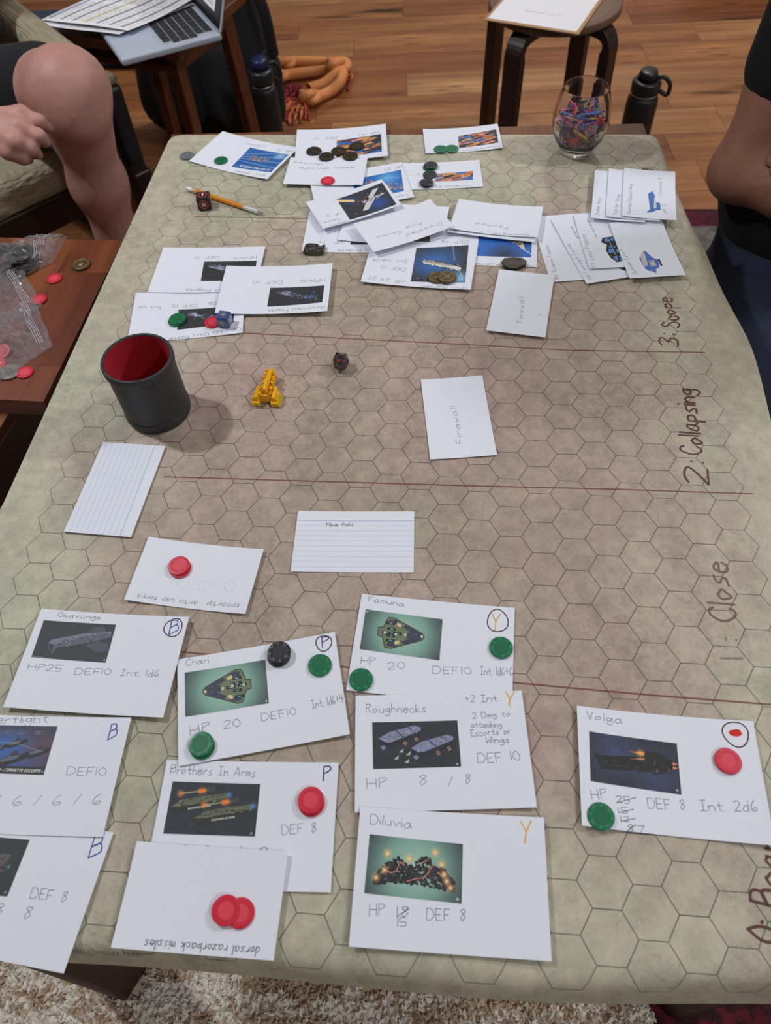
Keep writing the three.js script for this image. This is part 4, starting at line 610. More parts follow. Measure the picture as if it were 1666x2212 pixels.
card('fighter', 'fleet_card', 'white card titled Fighter Wing, between the Bomber and Mounted Chassis cards', 'five', { tl: [1308, 469.8], tr: [1315.6, 370.4], bl: [1424, 480] }, 0.0096, { v: 0.001, u: 0.002 }, { ppm: 5, group: FAN, words: [['Fighter Wing', [1332, 467], [1339, 422], 5.5]], draw: (g, cv, k) => wing(g, k, 30) });
card('chassis', 'fleet_card', 'white card titled Mounted Chassis Wing with a small blue fighter drawing', 'five', { tl: [1343.9, 469], tr: [1347.3, 367], br: [1457, 376.6], bl: [1460.5, 479.4] }, 0.011, { v: 0.0012, u: 0.002 }, { ppm: 6, group: FAN, words: [['Mounted Chassis Wing', [1362, 466], [1366, 400], 5.5], ['Tenacity 11', [1430, 424], [1428, 388], 4.5], ['HP 5', [1441, 465], [1439, 443], 5]], draw: (g, cv, k) => wing(g, k, 22) });

// ---- the far player's cards, upside down to the camera
const OPP = 'fleet cards of the far player, upside down to the camera';
const up = (label, name = 'ship_card') => [name, label];
card('silver', ...up('white card with a bright blue picture captioned Silver Shield'), 'six', { bl: [642, 327], tr: [411, 353], br: [481.8, 281.3], tl: [581, 391.6] }, 0.0008, { u: 0.003, tu: -0.001 }, { ppm: 4, group: OPP, words: [['Silver Shield', [577, 382], [512, 370], 5], ['HP 16', [634, 330], [600, 325], 6], ['DEF10', [573, 316], [533, 307], 6]], pics: [[ART.silver, [[585.9, 377.3], [500, 360.8], [540.5, 319], [625.6, 338.9]]]] });
card('corv2', ...up('white card with a gold and blue picture strip beneath three black chips'), 'five', { bl: [1030.9, 346.4], tl: [1030.4, 408.4], tr: [887, 409.4] }, 0.0004, { u: 0.0014 }, { ppm: 4, group: OPP, words: [['Corvette Escort', [1020, 401], [912, 402], 4.6], ['6', [906, 376], [902, 376], 4], ['6', [906, 394], [902, 394], 4]], draw: (g, cv, k) => { for (const y of [40, 54]) seg(g, 104 * k, y * k, 127 * k, y * k, 'rgba(140,140,150,0.6)', 0.4 * k); }, pics: [[(g, w, h) => ART.inferno(g, w, h, 85), [[1021.8, 389.7], [938, 393.6], [945, 375.6], [1022.3, 371]]]] });
card('corv1', ...up('white card with a rose picture strip and two green chips'), 'five', { br: [913.8, 282], bl: [1079.3, 267.5], tl: [1085.8, 326.5], tr: [915.4, 334.3] }, 0.0004, { u: 0.0026, tu: -0.001 }, { ppm: 4, group: OPP, words: [['Corvette Escort', [1078, 318], [1000, 325], 4.4], ['Squadron', [1066, 327], [1028, 330], 4]], pics: [[(g, w, h) => ART.inferno(g, w, h, 87), [[1076.6, 312.4], [991.6, 320.5], [989.5, 294], [1072, 283.6]]]] });
card('laser', ...up('white card with a gold blast over a blue planet, partly under two other cards'), 'six', { bl: [879, 345.5], tl: [890.5, 429], tr: [676, 466] }, 0.0022, { u: 0.002 }, { ppm: 4, group: OPP, words: [['Laser Cruiser', [879, 422], [800, 436], 5], ['HP 33', [868, 360], [830, 366], 6.5]], pics: [[ART.laser, [[873, 415], [768, 433], [762, 388], [867, 369]]]] });
card('hunter', ...up('white card with a gold and dark battle picture under five dark coins'), 'six', { br: [642, 283.6], bl: [835.2, 269.3], tl: [836.7, 344.8] }, 0.0028, { u: 0.003, tu: -0.001 }, { ppm: 4, group: OPP, words: [['Hunter', [826, 341], [790, 344], 5], ['HP 14/', [817, 287], [774, 292], 6.5], ['DEF 14', [728, 296], [679, 298], 6.5]], pics: [[(g, w, h) => ART.inferno(g, w, h, 81), [[825.5, 332], [726.4, 341.5], [727.6, 303.5], [824, 293.8]]]] });
card('torpedo', 'note_card', 'white card with the words Multistage Torpedo and one flat red chip', 'five', { tl: [624.8, 341.8], tr: [792, 344.8], br: [788.3, 401.8], bl: [612.8, 397.3] }, 0.0054, { u: 0.0012 }, { ppm: 4, words: [['Subsystem', [634, 352], [697, 357], 4.4], ['Multistage Torpedo', [647, 366], [767, 364], 5.6]] });
card('frigate', ...up('white card titled Class Frigate with a dark picture, holding a notched metal token'), 'six', { tr: [651.9, 545.3], tl: [877, 546] }, 0.0004, { u: 0.001 }, { ppm: 4, group: OPP, words: [['Cup  Class Frigate', [864, 538], [730, 540], 5.5], ['HP', [740, 521], [722, 522], 6], ['14', [702, 521], [690, 521], 5.5], ['DEF 10', [749, 498], [696, 497], 6]], pics: [[ART.night, [[850, 528], [756.6, 529], [766, 466], [848, 464]]]] });
card('linecarrier', ...up('white card titled Amber LineCarrier with a blue carrier picture'), 'six', { tl: [1159.9, 580], bl: [1161, 484] }, 0.0004, { u: 0.001 }, { ppm: 4, group: OPP, words: [['Amber LineCarrier', [1152, 574], [1024, 568], 5.6], ['DEF 14', [1013, 521], [957, 520], 6]], pics: [[ART.carrier, [[1148, 557.6], [1030, 553.4], [1036, 496], [1149.8, 500]]]] });
card('hidden', ...up('white card with a brown picture, nearly all under the Disabled Fire Control card'), 'six', { tl: [945, 536], tr: [735, 520] }, 0.0018, { u: 0.001 }, { ppm: 4, group: OPP, pics: [[ART.dusk, [[929.5, 525.5], [830, 520], [840, 474], [926, 478]]]] });
card('destroyer', ...up('white card titled Destroyer Escort with a silver winged ship on a dark picture'), 'five', { br: [661, 441.5], bl: [825, 391.5], tl: [867.8, 447.7], tr: [698.5, 492.2] }, 0.0082, { u: 0.0024, tu: -0.0012 }, { ppm: 5, group: OPP, words: [['Destroyer', [751, 477], [710, 488], 4.8], ['Escort', [732, 473], [700, 481], 4.4], ['HP  8', [736, 459], [706, 465], 5.5]], pics: [[ART.destroyer, [[857.3, 446], [756.3, 475.8], [727, 431], [826, 399]]]] });
card('tharoen', ...up('white card titled GMS Tharoen with a white cruiser on blue'), 'six', { tl: [1016.6, 630.8], tr: [777.5, 612.2], bl: [1034, 529] }, 0.0026, { u: 0.002, v: 0.0004 }, { ppm: 5, group: OPP, words: [['GMS Tharoen', [1010, 624], [913, 617], 6], ['HP 28 27', [873, 606], [797, 599], 6.5], ['DEF 12', [877, 580], [825, 575], 6.5], ['Int. 1d6+4', [882, 563], [807, 561], 6.5]], pics: [[ART.cruiser, [[1005, 613.3], [887, 609], [899.6, 536.6], [1013, 531.7]]]] });
card('blank', 'note_card', 'blank white card slipped under the Ontological Payload card', 'five', { tl: [1150, 522], tr: [966, 503], br: [992, 440] }, 0.0052, { u: 0.0012 }, { ppm: 2 });
card('payload', 'note_card', 'white card with upside-down words Ontological Payload', 'five', { br: [993, 433.3], bl: [1176.3, 447.3], tl: [1161.5, 518.6], tr: [967, 498] }, 0.0068, { u: 0.003 }, { ppm: 4, words: [['Ontological', [1142, 508], [1064, 504], 5.6], ['Payload', [1098, 491], [1030, 482], 5.6]] });
card('control', 'note_card', 'white card with upside-down words Disabled Fire Control, lying across four others', 'five', { br: [766, 490.3], bl: [938.3, 431], tl: [978.4, 491.2], tr: [797, 549.7] }, 0.0112, { u: 0.003, tu: -0.001 }, { ppm: 4, words: [['Disabled', [953, 484], [877, 507], 5.8], ['Fire', [909, 482], [876, 491], 5.4], ['Control', [864, 499], [813, 512], 5.6]] });
card('calendula', ...up('white card titled Calendula Class Battle, half covered by other cards and the dice cup'), 'six', { br: [292, 634.8], tl: [527.3, 722.9], tr: [277, 743] }, 0.0004, { u: 0.0024 }, { ppm: 5, group: OPP, words: [['Calendula Class Battle', [521, 710], [366, 731], 6], ['26', [471, 653], [451, 654], 6], ['DEF 13', [426, 657], [374, 659], 6], ['Int 1d6', [350, 663], [300, 664], 6]], pics: [[(g, w, h) => ART.frigate(g, w, h, 127), [[505.6, 699], [382.8, 713.6], [386, 669], [507, 664]]]] });
card('huron1', ...up('white card titled Huron-class Frigate with its picture half covered by its twin'), 'six', { br: [348.4, 528.8], bl: [575.2, 536.7], tr: [323, 637.4] }, 0.0022, { u: 0.0012, tu: -0.0006 }, { ppm: 5, group: OPP, words: [['Huron-class Frigate', [552, 628], [403, 624], 6], ['HP14/16', [555, 555], [506, 557], 6.5], ['DEF 10', [474, 554], [422, 554], 6.5]], pics: [[(g, w, h) => ART.frigate(g, w, h, 123), [[549, 608.6], [433.6, 607.8], [440.7, 565.4], [555.5, 565.4]]]] });
card('huron2', ...up('white card titled Huron-class Frigate lying uncovered on top of two cards'), 'six', { br: [484.4, 573.9], bl: [719.1, 577.6], tl: [712.3, 676.3], tr: [467.5, 680.5] }, 0.0044, { u: 0.0034, tu: -0.0008 }, { ppm: 5, group: OPP, words: [['Huron-class Frigate', [702, 666], [580, 669], 6], ['HP14/16', [702, 606], [649, 606], 6.5], ['DEF 10', [610, 607], [548, 607], 6.5]], pics: [[(g, w, h) => ART.frigate(g, w, h, 121), [[697.4, 658], [577, 663], [583.7, 622], [701.6, 621.3]]]] });
// ---------------------------------------------------------------- chips, coins, dice
const chipMat = { green: phy({ color: rgb(10, 112, 74), roughness: 0.32 }), black: phy({ color: rgb(30, 32, 38), roughness: 0.36 }), red: phy({ color: rgb(206, 34, 62), roughness: 0.4 }) };
const chipInlay = { green: phy({ color: rgb(6, 102, 66), roughness: 0.45 }), black: phy({ color: rgb(32, 34, 40), roughness: 0.5 }), red: phy({ color: rgb(220, 62, 84), roughness: 0.5 }) };
const chipLine = { green: phy({ color: rgb(120, 176, 146), roughness: 0.35 }), black: phy({ color: rgb(190, 192, 196), roughness: 0.35 }) };
const CR = 0.0111, CT = 0.0023;
const chipBody = lathe([[0, 0], [CR - 0.0005, 0], [CR, 0.0004], [CR, CT - 0.0004], [CR - 0.0005, CT], [0.0071, CT], [0.0068, CT - 0.00025], [0, CT - 0.00025]], 40);
const chipCentre = cyl(0.0064, 0.0066, 0.00022, 0, CT - 0.00014, 0, 32);
const chipSpokes = (() => { const l = []; for (let i = 0; i < 8; i++) for (const o of i % 2 ? [0] : [-0.1, 0.1]) l.push(box(0.0028, 0.00012, 0.00028, 0.0089, CT, 0).rotateY(i * Math.PI / 4 + o)); return merge(l); })();
const protoChip = {};
function chip(kind, key, px, py, level, label, group) {
  const base = (key ? CARDS[key].top(px, py) + 0.0002 : 0) + level * (CT + 0.0001), p = at(px, py, base + CT);
  let o; if (protoChip[kind]) o = copyOf(protoChip[kind], label, group);
  else { o = protoChip[kind] = thing('poker_chip', label, 'chip', [0, 0, 0], 0, group); part('disc', chipBody, chipMat[kind], o); part('centre', chipCentre, chipInlay[kind], o); if (chipLine[kind]) part('edge_marks', chipSpokes, chipLine[kind], o); }
  o.userData.group = group; o.position.set(p.x, base, p.z); o.rotation.y = (px * 0.37) % 3; return o;
}
chip('green', 'chari', 691, 1436, 0, 'green chip below the circled P on the Chari card');
chip('green', 'chari', 437, 1613, 0, 'lower green chip of the pair on the Chari card\'s HP');
chip('green', 'chari', 434, 1607, 1, 'upper green chip of the pair on the Chari card\'s HP');
for (let k = 0; k < 3; k++) chip('black', 'chari', 602 + k * 0.4, 1416 - k * 4, k, ['black chip at the bottom of the stack on the Chari card', 'middle black chip of the stack on the Chari card', 'topmost black chip of the stack on the Chari card'][k]);
chip('green', 'yamuna', 1083, 1398, 0, 'green chip below the circled Y on the Yamuna card');
chip('green', 'yamuna', 780, 1467, 0, 'green chip over the corner below HP on the Yamuna card');
chip('green', 'volga', 1299, 1763, 0, 'green chip below HP on the Volga card');
chip('red', 'volga', 1574, 1643, 0, 'red chip below the ringed red blot on the Volga card');
chip('red', 'brothers', 673, 1734, 0, 'lower red chip of the pair on the Brothers In Arms card');
chip('red', 'brothers', 671, 1728, 1, 'upper red chip of the pair on the Brothers In Arms card');
chip('red', 'dorsal', 519, 1972, 0, 'red chip half under another on the dorsal razorback card');
{ const o = chip('red', 'dorsal', 487, 1966, 1, 'red chip leaning on another on the dorsal razorback card'); o.rotation.set(0, 0, -0.1); o.position.y -= 0.0006; }
chip('red', 'speartip', 389, 1227, 0, 'lower red chip of the pair on the speartip card');
chip('red', 'speartip', 386, 1221, 1, 'upper red chip of the pair on the speartip card');
chip('green', 'calendula', 381, 692, 0, 'lower green chip of the pair beside the Calendula picture');
chip('green', 'calendula', 383, 687, 1, 'upper green chip of the pair beside the Calendula picture');
chip('red', 'calendula', 459, 695, 0, 'red chip beside the blue die on the Calendula card');
chip('green', 'silver', 477, 345, 0, 'green chip on the card with the bright blue Silver Shield picture');
chip('green', 'corv1', 952, 321, 0, 'green chip touching its twin, away from the rose picture strip', 'pair of green chips at the far edge');
chip('green', 'corv1', 976, 320, 0, 'green chip beside the rose and blue picture strip', 'pair of green chips at the far edge');
chip('green', 'corv2', 929, 360, 0, 'green chip hidden under one of three black chips');
chip('black', 'corv2', 931, 356, 1, 'black chip stacked on a green chip');
chip('black', 'corv2', 929, 376, 0, 'black chip between two other black chips in a row');
chip('black', 'corv2', 922, 393, 1, 'black chip nearest the title in the row of three');
chip('black', 'corv2', 922, 394, 0, 'black chip beneath the one nearest the title in the row');
chip('red', 'torpedo', 708, 389, 0, 'red chip on the Multistage Torpedo card');

const bronze = std({ color: rgb(92, 80, 58), metalness: 0.75, roughness: 0.45 }), bronzeHi = std({ color: rgb(168, 146, 100), metalness: 0.8, roughness: 0.4 }), darkCoin = std({ color: rgb(58, 52, 46), metalness: 0.6, roughness: 0.5 }), silverM = std({ color: rgb(150, 148, 140), metalness: 0.85, roughness: 0.35 });
function coinGeo(r, t, seed) { // hammered coin: uneven outline, raised rim
  const R = rng(seed), n = 44, sh = new THREE.Shape(), ph = [R() * 6, R() * 6]; for (let i = 0; i <= n; i++) { const a = i / n * Math.PI * 2, q = r * (1 + 0.02 * Math.sin(3 * a + ph[0]) + 0.013 * Math.sin(7 * a + ph[1])); i ? sh.lineTo(q * Math.cos(a), q * Math.sin(a)) : sh.moveTo(q, 0); }
  return new THREE.ExtrudeGeometry(sh, { depth: t - 0.0006, bevelEnabled: true, bevelThickness: 0.0003, bevelSize: 0.0003, bevelSegments: 1, curveSegments: 8 }).rotateX(-Math.PI / 2).translate(0, 0.0003, 0);
}
function coin(name, key, px, py, lift, r, mat, hi, emblem, label, group, tilt = 0) {
  const base = (typeof key === 'number' ? key : key ? CARDS[key].top(px, py) + 0.0003 : 0.0003) + lift, t = 0.0024, p = at(px, py, base + t), o = thing(name, label, 'coin', [p.x, base, p.z], 0, group);
  part('disc', coinGeo(r, t, px), mat, o); part('rim', [new THREE.TorusGeometry(r * 0.86, 0.0005, 6, 36).rotateX(Math.PI / 2).translate(0, t, 0), new THREE.TorusGeometry(r * 0.68, 0.0003, 6, 36).rotateX(Math.PI / 2).translate(0, t, 0)], hi, o);
  const e = []; if (emblem === 'x') for (const a of [0.75, -0.75]) e.push(box(r * 0.95, 0.0005, 0.0013, 0, t + 0.0001, 0, 0, a)); else if (emblem === 'bar') e.push(box(r * 0.9, 0.0005, 0.0014, 0, t + 0.0001, 0, 0, 0.3)); else if (emblem === 'rows') for (let i = -4; i <= 4; i++) for (let j = -4; j <= 4; j++) { if (i * i + j * j < 17) e.push(box(0.0014, 0.0005, 0.0009, i * 0.002, t, j * 0.002)); } else e.push(ball(r * 0.3, 0, t, 0, 1, 0.16, 1, 12, 8), box(r * 0.8, 0.0004, 0.0012, 0, t, r * 0.2, 0, 0.5));
  part('emblem', e, hi, o); if (tilt) o.rotation.z = tilt; return o;
}
coin('coin', 'tharoen', 944, 598, 0, 0.0122, bronze, bronzeHi, 'bar', 'bronze coin half under the crossed one on the GMS Tharoen card');
coin('coin', 'tharoen', 966, 597, 0.0025, 0.0124, bronze, bronzeHi, 'x', 'bronze coin stamped with an X on the GMS Tharoen card');
for (const [px, py, l, em, lab] of [[678, 325, 0, '', 'dark bronze coin lying clear of the others on bare card'], [732, 325, 0, '', 'dark bronze coin across the edge of the gold battle picture'], [771, 314, 0, '', 'dark bronze coin in the middle of the gold battle picture'], [705, 337, 0.0025, 'bar', 'dark bronze coin touching two others at the note card'], [757, 336, 0.0025, 'bar', 'dark bronze coin at the lower edge of the gold battle picture']]) coin('coin', 'hunter', px, py, l, 0.0122, darkCoin, bronze, em, lab, 'five dark coins on the gold battle card');
coin('coin', '', 404, 335, 0, 0.0118, std({ color: rgb(104, 108, 116), roughness: 0.5 }), std({ color: rgb(128, 132, 140), roughness: 0.5 }), 'bar', 'grey plastic coin on bare mat beside the Silver Shield card');
{ // notched silver token
  const base = CARDS.frigate.top(679, 536) + 0.0003, p = at(679, 536, base + 0.004), sh = new THREE.Shape(); [[-14, -8], [-13, 8], [-8, 10], [4, 9], [5, 5], [9, 3], [14, 8], [15, 4], [14, -8], [6, -10], [-8, -10]].forEach(([x, y], i) => (i ? sh.lineTo(x / 1000, y / 1000) : sh.moveTo(x / 1000, y / 1000)));
  const o = thing('metal_token', 'dark silver rectangular token with a bite out of one corner', 'token', [p.x, base, p.z]); const g = new THREE.ExtrudeGeometry(sh, { depth: 0.003, bevelEnabled: true, bevelThickness: 0.001, bevelSize: 0.001, bevelSegments: 3 }).rotateX(-Math.PI / 2).translate(0, 0.001, 0);
  part('plate', g, std({ color: rgb(96, 94, 88), metalness: 0.85, roughness: 0.32 }), o); const R = rng(4), l = []; for (let i = 0; i < 26; i++) l.push(ball(0.0012, (R() - 0.5) * 0.024, 0.005, (R() - 0.5) * 0.014 + 0.001, 1, 0.5, 1, 8, 6)); part('relief', l, std({ color: rgb(120, 118, 110), metalness: 0.85, roughness: 0.3 }), o);
}
{ // stone-like token
  const base = CARDS.linecarrier.top(1111, 568) + 0.0003, p = at(1111, 568, base + 0.004), sh = new THREE.Shape(); [[-16, 2], [-13, 9], [-2, 11], [11, 10], [16, 4], [15, -3], [7, -8], [2, -12], [-6, -11], [-13, -7]].forEach(([x, y], i) => (i ? sh.lineTo(x / 1000, y / 1000) : sh.moveTo(x / 1000, y / 1000)));
  const o = thing('stone_token', 'dark brown stone-like token on the LineCarrier card', 'token', [p.x, base, p.z]); part('slab', new THREE.ExtrudeGeometry(sh, { depth: 0.0026, bevelEnabled: true, bevelThickness: 0.0012, bevelSize: 0.0014, bevelSegments: 3 }).rotateX(-Math.PI / 2).translate(0, 0.0012, 0), std({ color: rgb(62, 54, 48), metalness: 0.4, roughness: 0.45 }), o);
  part('rim', tube([[-0.012, 0.005, 0], [-0.006, 0.0052, -0.007], [0.006, 0.0052, -0.007], [0.011, 0.005, -0.002], [0.004, 0.005, 0.006], [-0.006, 0.005, 0.006]], 0.0006, 40, 6, true), std({ color: rgb(96, 86, 74), metalness: 0.6, roughness: 0.4 }), o);
}
const faceTex = (fn) => { const [c, g] = canvas(128, 128); fn(g); return texOf(c); };
function die(px, py, base, s, turn, faces, mat, label) {
  const p = at(px, py, base + s / 2), o = thing('six_sided_die', label, 'die', [p.x, base, p.z], turn);
  part('cube', rbox(s, s, s, s * 0.14, 0, s / 2, 0, 0, 0, 0, 3), faces.map((t) => phy({ ...mat, map: t })), o); return o;
}
{
  const sym = (k) => faceTex((g) => { flat(g, 128, 128, css(36, 32, 34)); g.strokeStyle = css(206, 70, 70); g.lineWidth = 7; g.beginPath(); g.arc(64, 64, 42, 0, 7); g.stroke(); g.setLineDash([7, 6]); g.lineWidth = 4; g.beginPath(); g.arc(64, 64, 34, 0, 7); g.stroke(); g.setLineDash([]); g.fillStyle = g.strokeStyle = css(232, 226, 222); g.lineWidth = 8; if (k) { for (const x of [46, 60, 74]) { g.fillRect(x, 46, 7, 34); } g.fillRect(46, 74, 35, 8); } else { g.beginPath(); g.arc(64, 54, 11, 0, 7); g.fill(); g.fillRect(58, 58, 12, 26); } });
  const a = sym(1), b = sym(0); die(441, 434, 0.0002, 0.0212, 0.18, [a, b, b, a, a, b], { roughness: 0.3 }, 'black die with red-ringed white symbols beside the orange pencil');
  const num = (t) => faceTex((g) => { flat(g, 128, 128, css(52, 76, 134)); const R = rng(t.charCodeAt(0)); for (let i = 0; i < 40; i++) { g.strokeStyle = ['rgba(96,120,180,0.5)', 'rgba(28,44,92,0.5)', 'rgba(130,140,170,0.3)'][i % 3]; g.lineWidth = 6; g.beginPath(); g.moveTo(R() * 128, R() * 128); g.bezierCurveTo(R() * 128, R() * 128, R() * 128, R() * 128, R() * 128, R() * 128); g.stroke(); } g.fillStyle = css(196, 160, 110); g.font = 'bold 72px sans-serif'; g.textAlign = 'center'; g.fillText(t, 64, 90); });
  die(485, 690, CARDS.calendula.top(485, 690) + 0.0004, 0.0168, -0.12, ['6', '2', '4', '3', '5', '1'].map(num), { roughness: 0.16, clearcoat: 0.5 }, 'marbled blue die with copper numerals on the Calendula card');
}
{ // twenty-sided die, number on every face
  const g = new THREE.IcosahedronGeometry(0.0122, 0), uv = g.attributes.uv, [c, x] = canvas(640, 512); flat(x, 640, 512, css(40, 44, 54)); const R = rng(6); for (let i = 0; i < 120; i++) { x.strokeStyle = i % 2 ? 'rgba(110,116,130,0.35)' : 'rgba(20,22,28,0.5)'; x.lineWidth = 7; x.beginPath(); x.moveTo(R() * 640, R() * 512); x.quadraticCurveTo(R() * 640, R() * 512, R() * 640, R() * 512); x.stroke(); }
  const nums = [8, 19, 11, 6, 25 - 5, 1, 14, 3, 17, 9, 12, 5, 16, 2, 18, 7, 10, 4, 15, 13];
  for (let f = 0; f < 20; f++) { const i = f % 5, j = Math.floor(f / 5); x.fillStyle = css(214, 84, 66); x.font = 'bold 44px sans-serif'; x.textAlign = 'center'; x.fillText(String(nums[f]), i * 128 + 64, j * 128 + 96); const P = [[64, 8], [8, 118], [120, 118]]; for (let k = 0; k < 3; k++) uv.setXY(3 * f + k, (i * 128 + P[k][0]) / 640, 1 - (j * 128 + P[k][1]) / 512); }
  g.applyQuaternion(new THREE.Quaternion().setFromUnitVectors(V3(0.357, 0.934, 0).normalize(), V3(0, 1, 0))); g.rotateX(0.25);
  g.computeBoundingBox(); g.translate(0, -g.boundingBox.min.y + 0.0002, 0);
  const p = at(736, 781, 0.011), o = thing('twenty_sided_die', 'dark marbled twenty-sided die with red numbers on the open grid', 'die', [p.x, 0, p.z], 0.4); part('body', g, phy({ map: texOf(c), roughness: 0.18, clearcoat: 0.6 }), o);
}
{ // mechanical pencil
  const a = at(404, 407, 0.004), b = at(571, 464, 0.003), L = a.distanceTo(b), o = thing('mechanical_pencil', 'orange mechanical pencil with white eraser and silver tip', 'pencil', [a.x, 0.0041, a.z], Math.atan2(-(b.z - a.z), b.x - a.x));
  const along = (r0, r1, x0, x1, n = 20) => new THREE.CylinderGeometry(r0, r1, x1 - x0, n).rotateZ(Math.PI / 2).translate((x0 + x1) / 2, 0, 0);
  part('eraser', [along(0.0027, 0.003, 0.001, 0.012), ball(0.003, 0.0022, 0, 0)], std({ color: rgb(232, 236, 236), roughness: 0.5 }), o); part('collar', along(0.0033, 0.0033, 0.012, 0.019), std({ color: rgb(196, 190, 176), metalness: 0.7, roughness: 0.3 }), o);
  part('barrel', along(0.0038, 0.0038, 0.019, L * 0.74, 6), phy({ color: rgb(222, 142, 22), roughness: 0.2, clearcoat: 0.7 }), o); part('grip', along(0.0029, 0.0037, L * 0.74, L * 0.92), std({ color: rgb(206, 206, 206), roughness: 0.35 }), o); part('tip', along(0.0007, 0.0026, L * 0.92, L * 0.975), std({ color: rgb(190, 190, 190), metalness: 0.8, roughness: 0.3 }), o); part('lead', along(0.0003, 0.0003, L * 0.975, L), std({ color: rgb(60, 60, 64) }), o);
}
{ // dice cup
  const o = thing('dice_cup', 'black leather dice cup lined with red felt', 'dice cup', [-0.223, 0.0002, 0.047]), lea = phy({ color: rgb(46, 46, 50), roughness: 0.52, bumpMap: pixTex(256, 256, (x, y) => { const n = 255 * fbm(x / 4, y / 4, 3, 5); return [n, n, n]; }, false), bumpScale: 0.0003 });
  part('shell', lathe([[0, 0], [0.036, 0], [0.0385, 0.0015], [0.0393, 0.006], [0.0393, 0.0125], [0.0387, 0.0138], [0.0381, 0.014], [0.0386, 0.0152], [0.0384, 0.03], [0.0388, 0.074], [0.0392, 0.0745], [0.0394, 0.0752]], 72), lea, o);
  part('rim', lathe([[0.0394, 0.0752], [0.0398, 0.0756], [0.0398, 0.0782], [0.0404, 0.0786], [0.0408, 0.08], [0.0408, 0.0862], [0.0398, 0.088], [0.0378, 0.0884], [0.0368, 0.0872], [0.0365, 0.085]], 72), lea, o);
  part('lining', lathe([[0.0366, 0.0866], [0.036, 0.085], [0.0352, 0.012], [0.034, 0.009], [0.012, 0.0085], [0, 0.0085]], 72), phy({ color: rgb(168, 20, 40), roughness: 0.95, sheen: 0.6, sheenColor: rgb(220, 60, 80), sheenRoughness: 0.5 }), o, 'red felt lining');
}
{ // gold toy ship lying on the grid, nose away from the camera
  const o = thing('miniature_spaceship', 'gold plastic miniature spaceship with two engine pods', 'miniature', [-0.0925, 0.0003, 0.012], -0.02), gold = phy({ color: rgb(240, 176, 24), roughness: 0.3, clearcoat: 0.4 }), l = [], R = rng(15);
  const hull = new THREE.ExtrudeGeometry(new THREE.Shape([[-3, -26], [3, -26], [4.2, -16], [5.2, 0], [6, 16], [-6, 16], [-5.2, 0], [-4.2, -16]].map(([x, y]) => new THREE.Vector2(x / 1000, -y / 1000))), { depth: 0.009, bevelEnabled: true, bevelThickness: 0.0014, bevelSize: 0.0012, bevelSegments: 2 }).rotateX(-Math.PI / 2).translate(0, 0.0018, 0);
  part('hull', [hull, rbox(0.0055, 0.007, 0.032, 0.001, 0, 0.0155, -0.002), rbox(0.004, 0.004, 0.02, 0.001, 0, 0.0205, 0.006), rbox(0.004, 0.006, 0.012, 0.001, 0, 0.013, -0.02)], gold, o);
  for (let i = 0; i < 70; i++) { const z = (R() - 0.5) * 0.044 - 0.004; l.push(box(0.001 + R() * 0.002, 0.001 + R() * 0.002, 0.001 + R() * 0.004, (R() < 0.5 ? -1 : 1) * (0.003 + R() * 0.0035), 0.006 + R() * 0.012, z)); } part('hull_detail', l, gold, o);
  for (const s of [-1, 1]) { const q = [rbox(0.0085, 0.009, 0.016, 0.0018, s * 0.0115, 0.0062, 0.0135), rbox(0.005, 0.005, 0.02, 0.001, s * 0.0105, 0.0108, 0.011)]; for (let i = 0; i < 24; i++) q.push(box(0.0012, 0.0014, 0.004 * R() + 0.001, s * (0.0075 + R() * 0.0085), 0.003 + R() * 0.009, 0.006 + R() * 0.016)); for (let i = 0; i < 3; i++) q.push(cyl(0.0016, 0.002, 0.005, 0, 0, 0, 10).rotateX(Math.PI / 2).translate(s * (0.0085 + 0.003 * i), 0.006, 0.0225)); part('engine_pod', q, gold, o); part('skirt', rbox(0.012, 0.0016, 0.019, 0.0007, s * 0.0122, 0.0009, 0.014), phy({ color: rgb(226, 206, 40), roughness: 0.25, transmission: 0.2 }), o, 'clear yellow skirt'); }
}
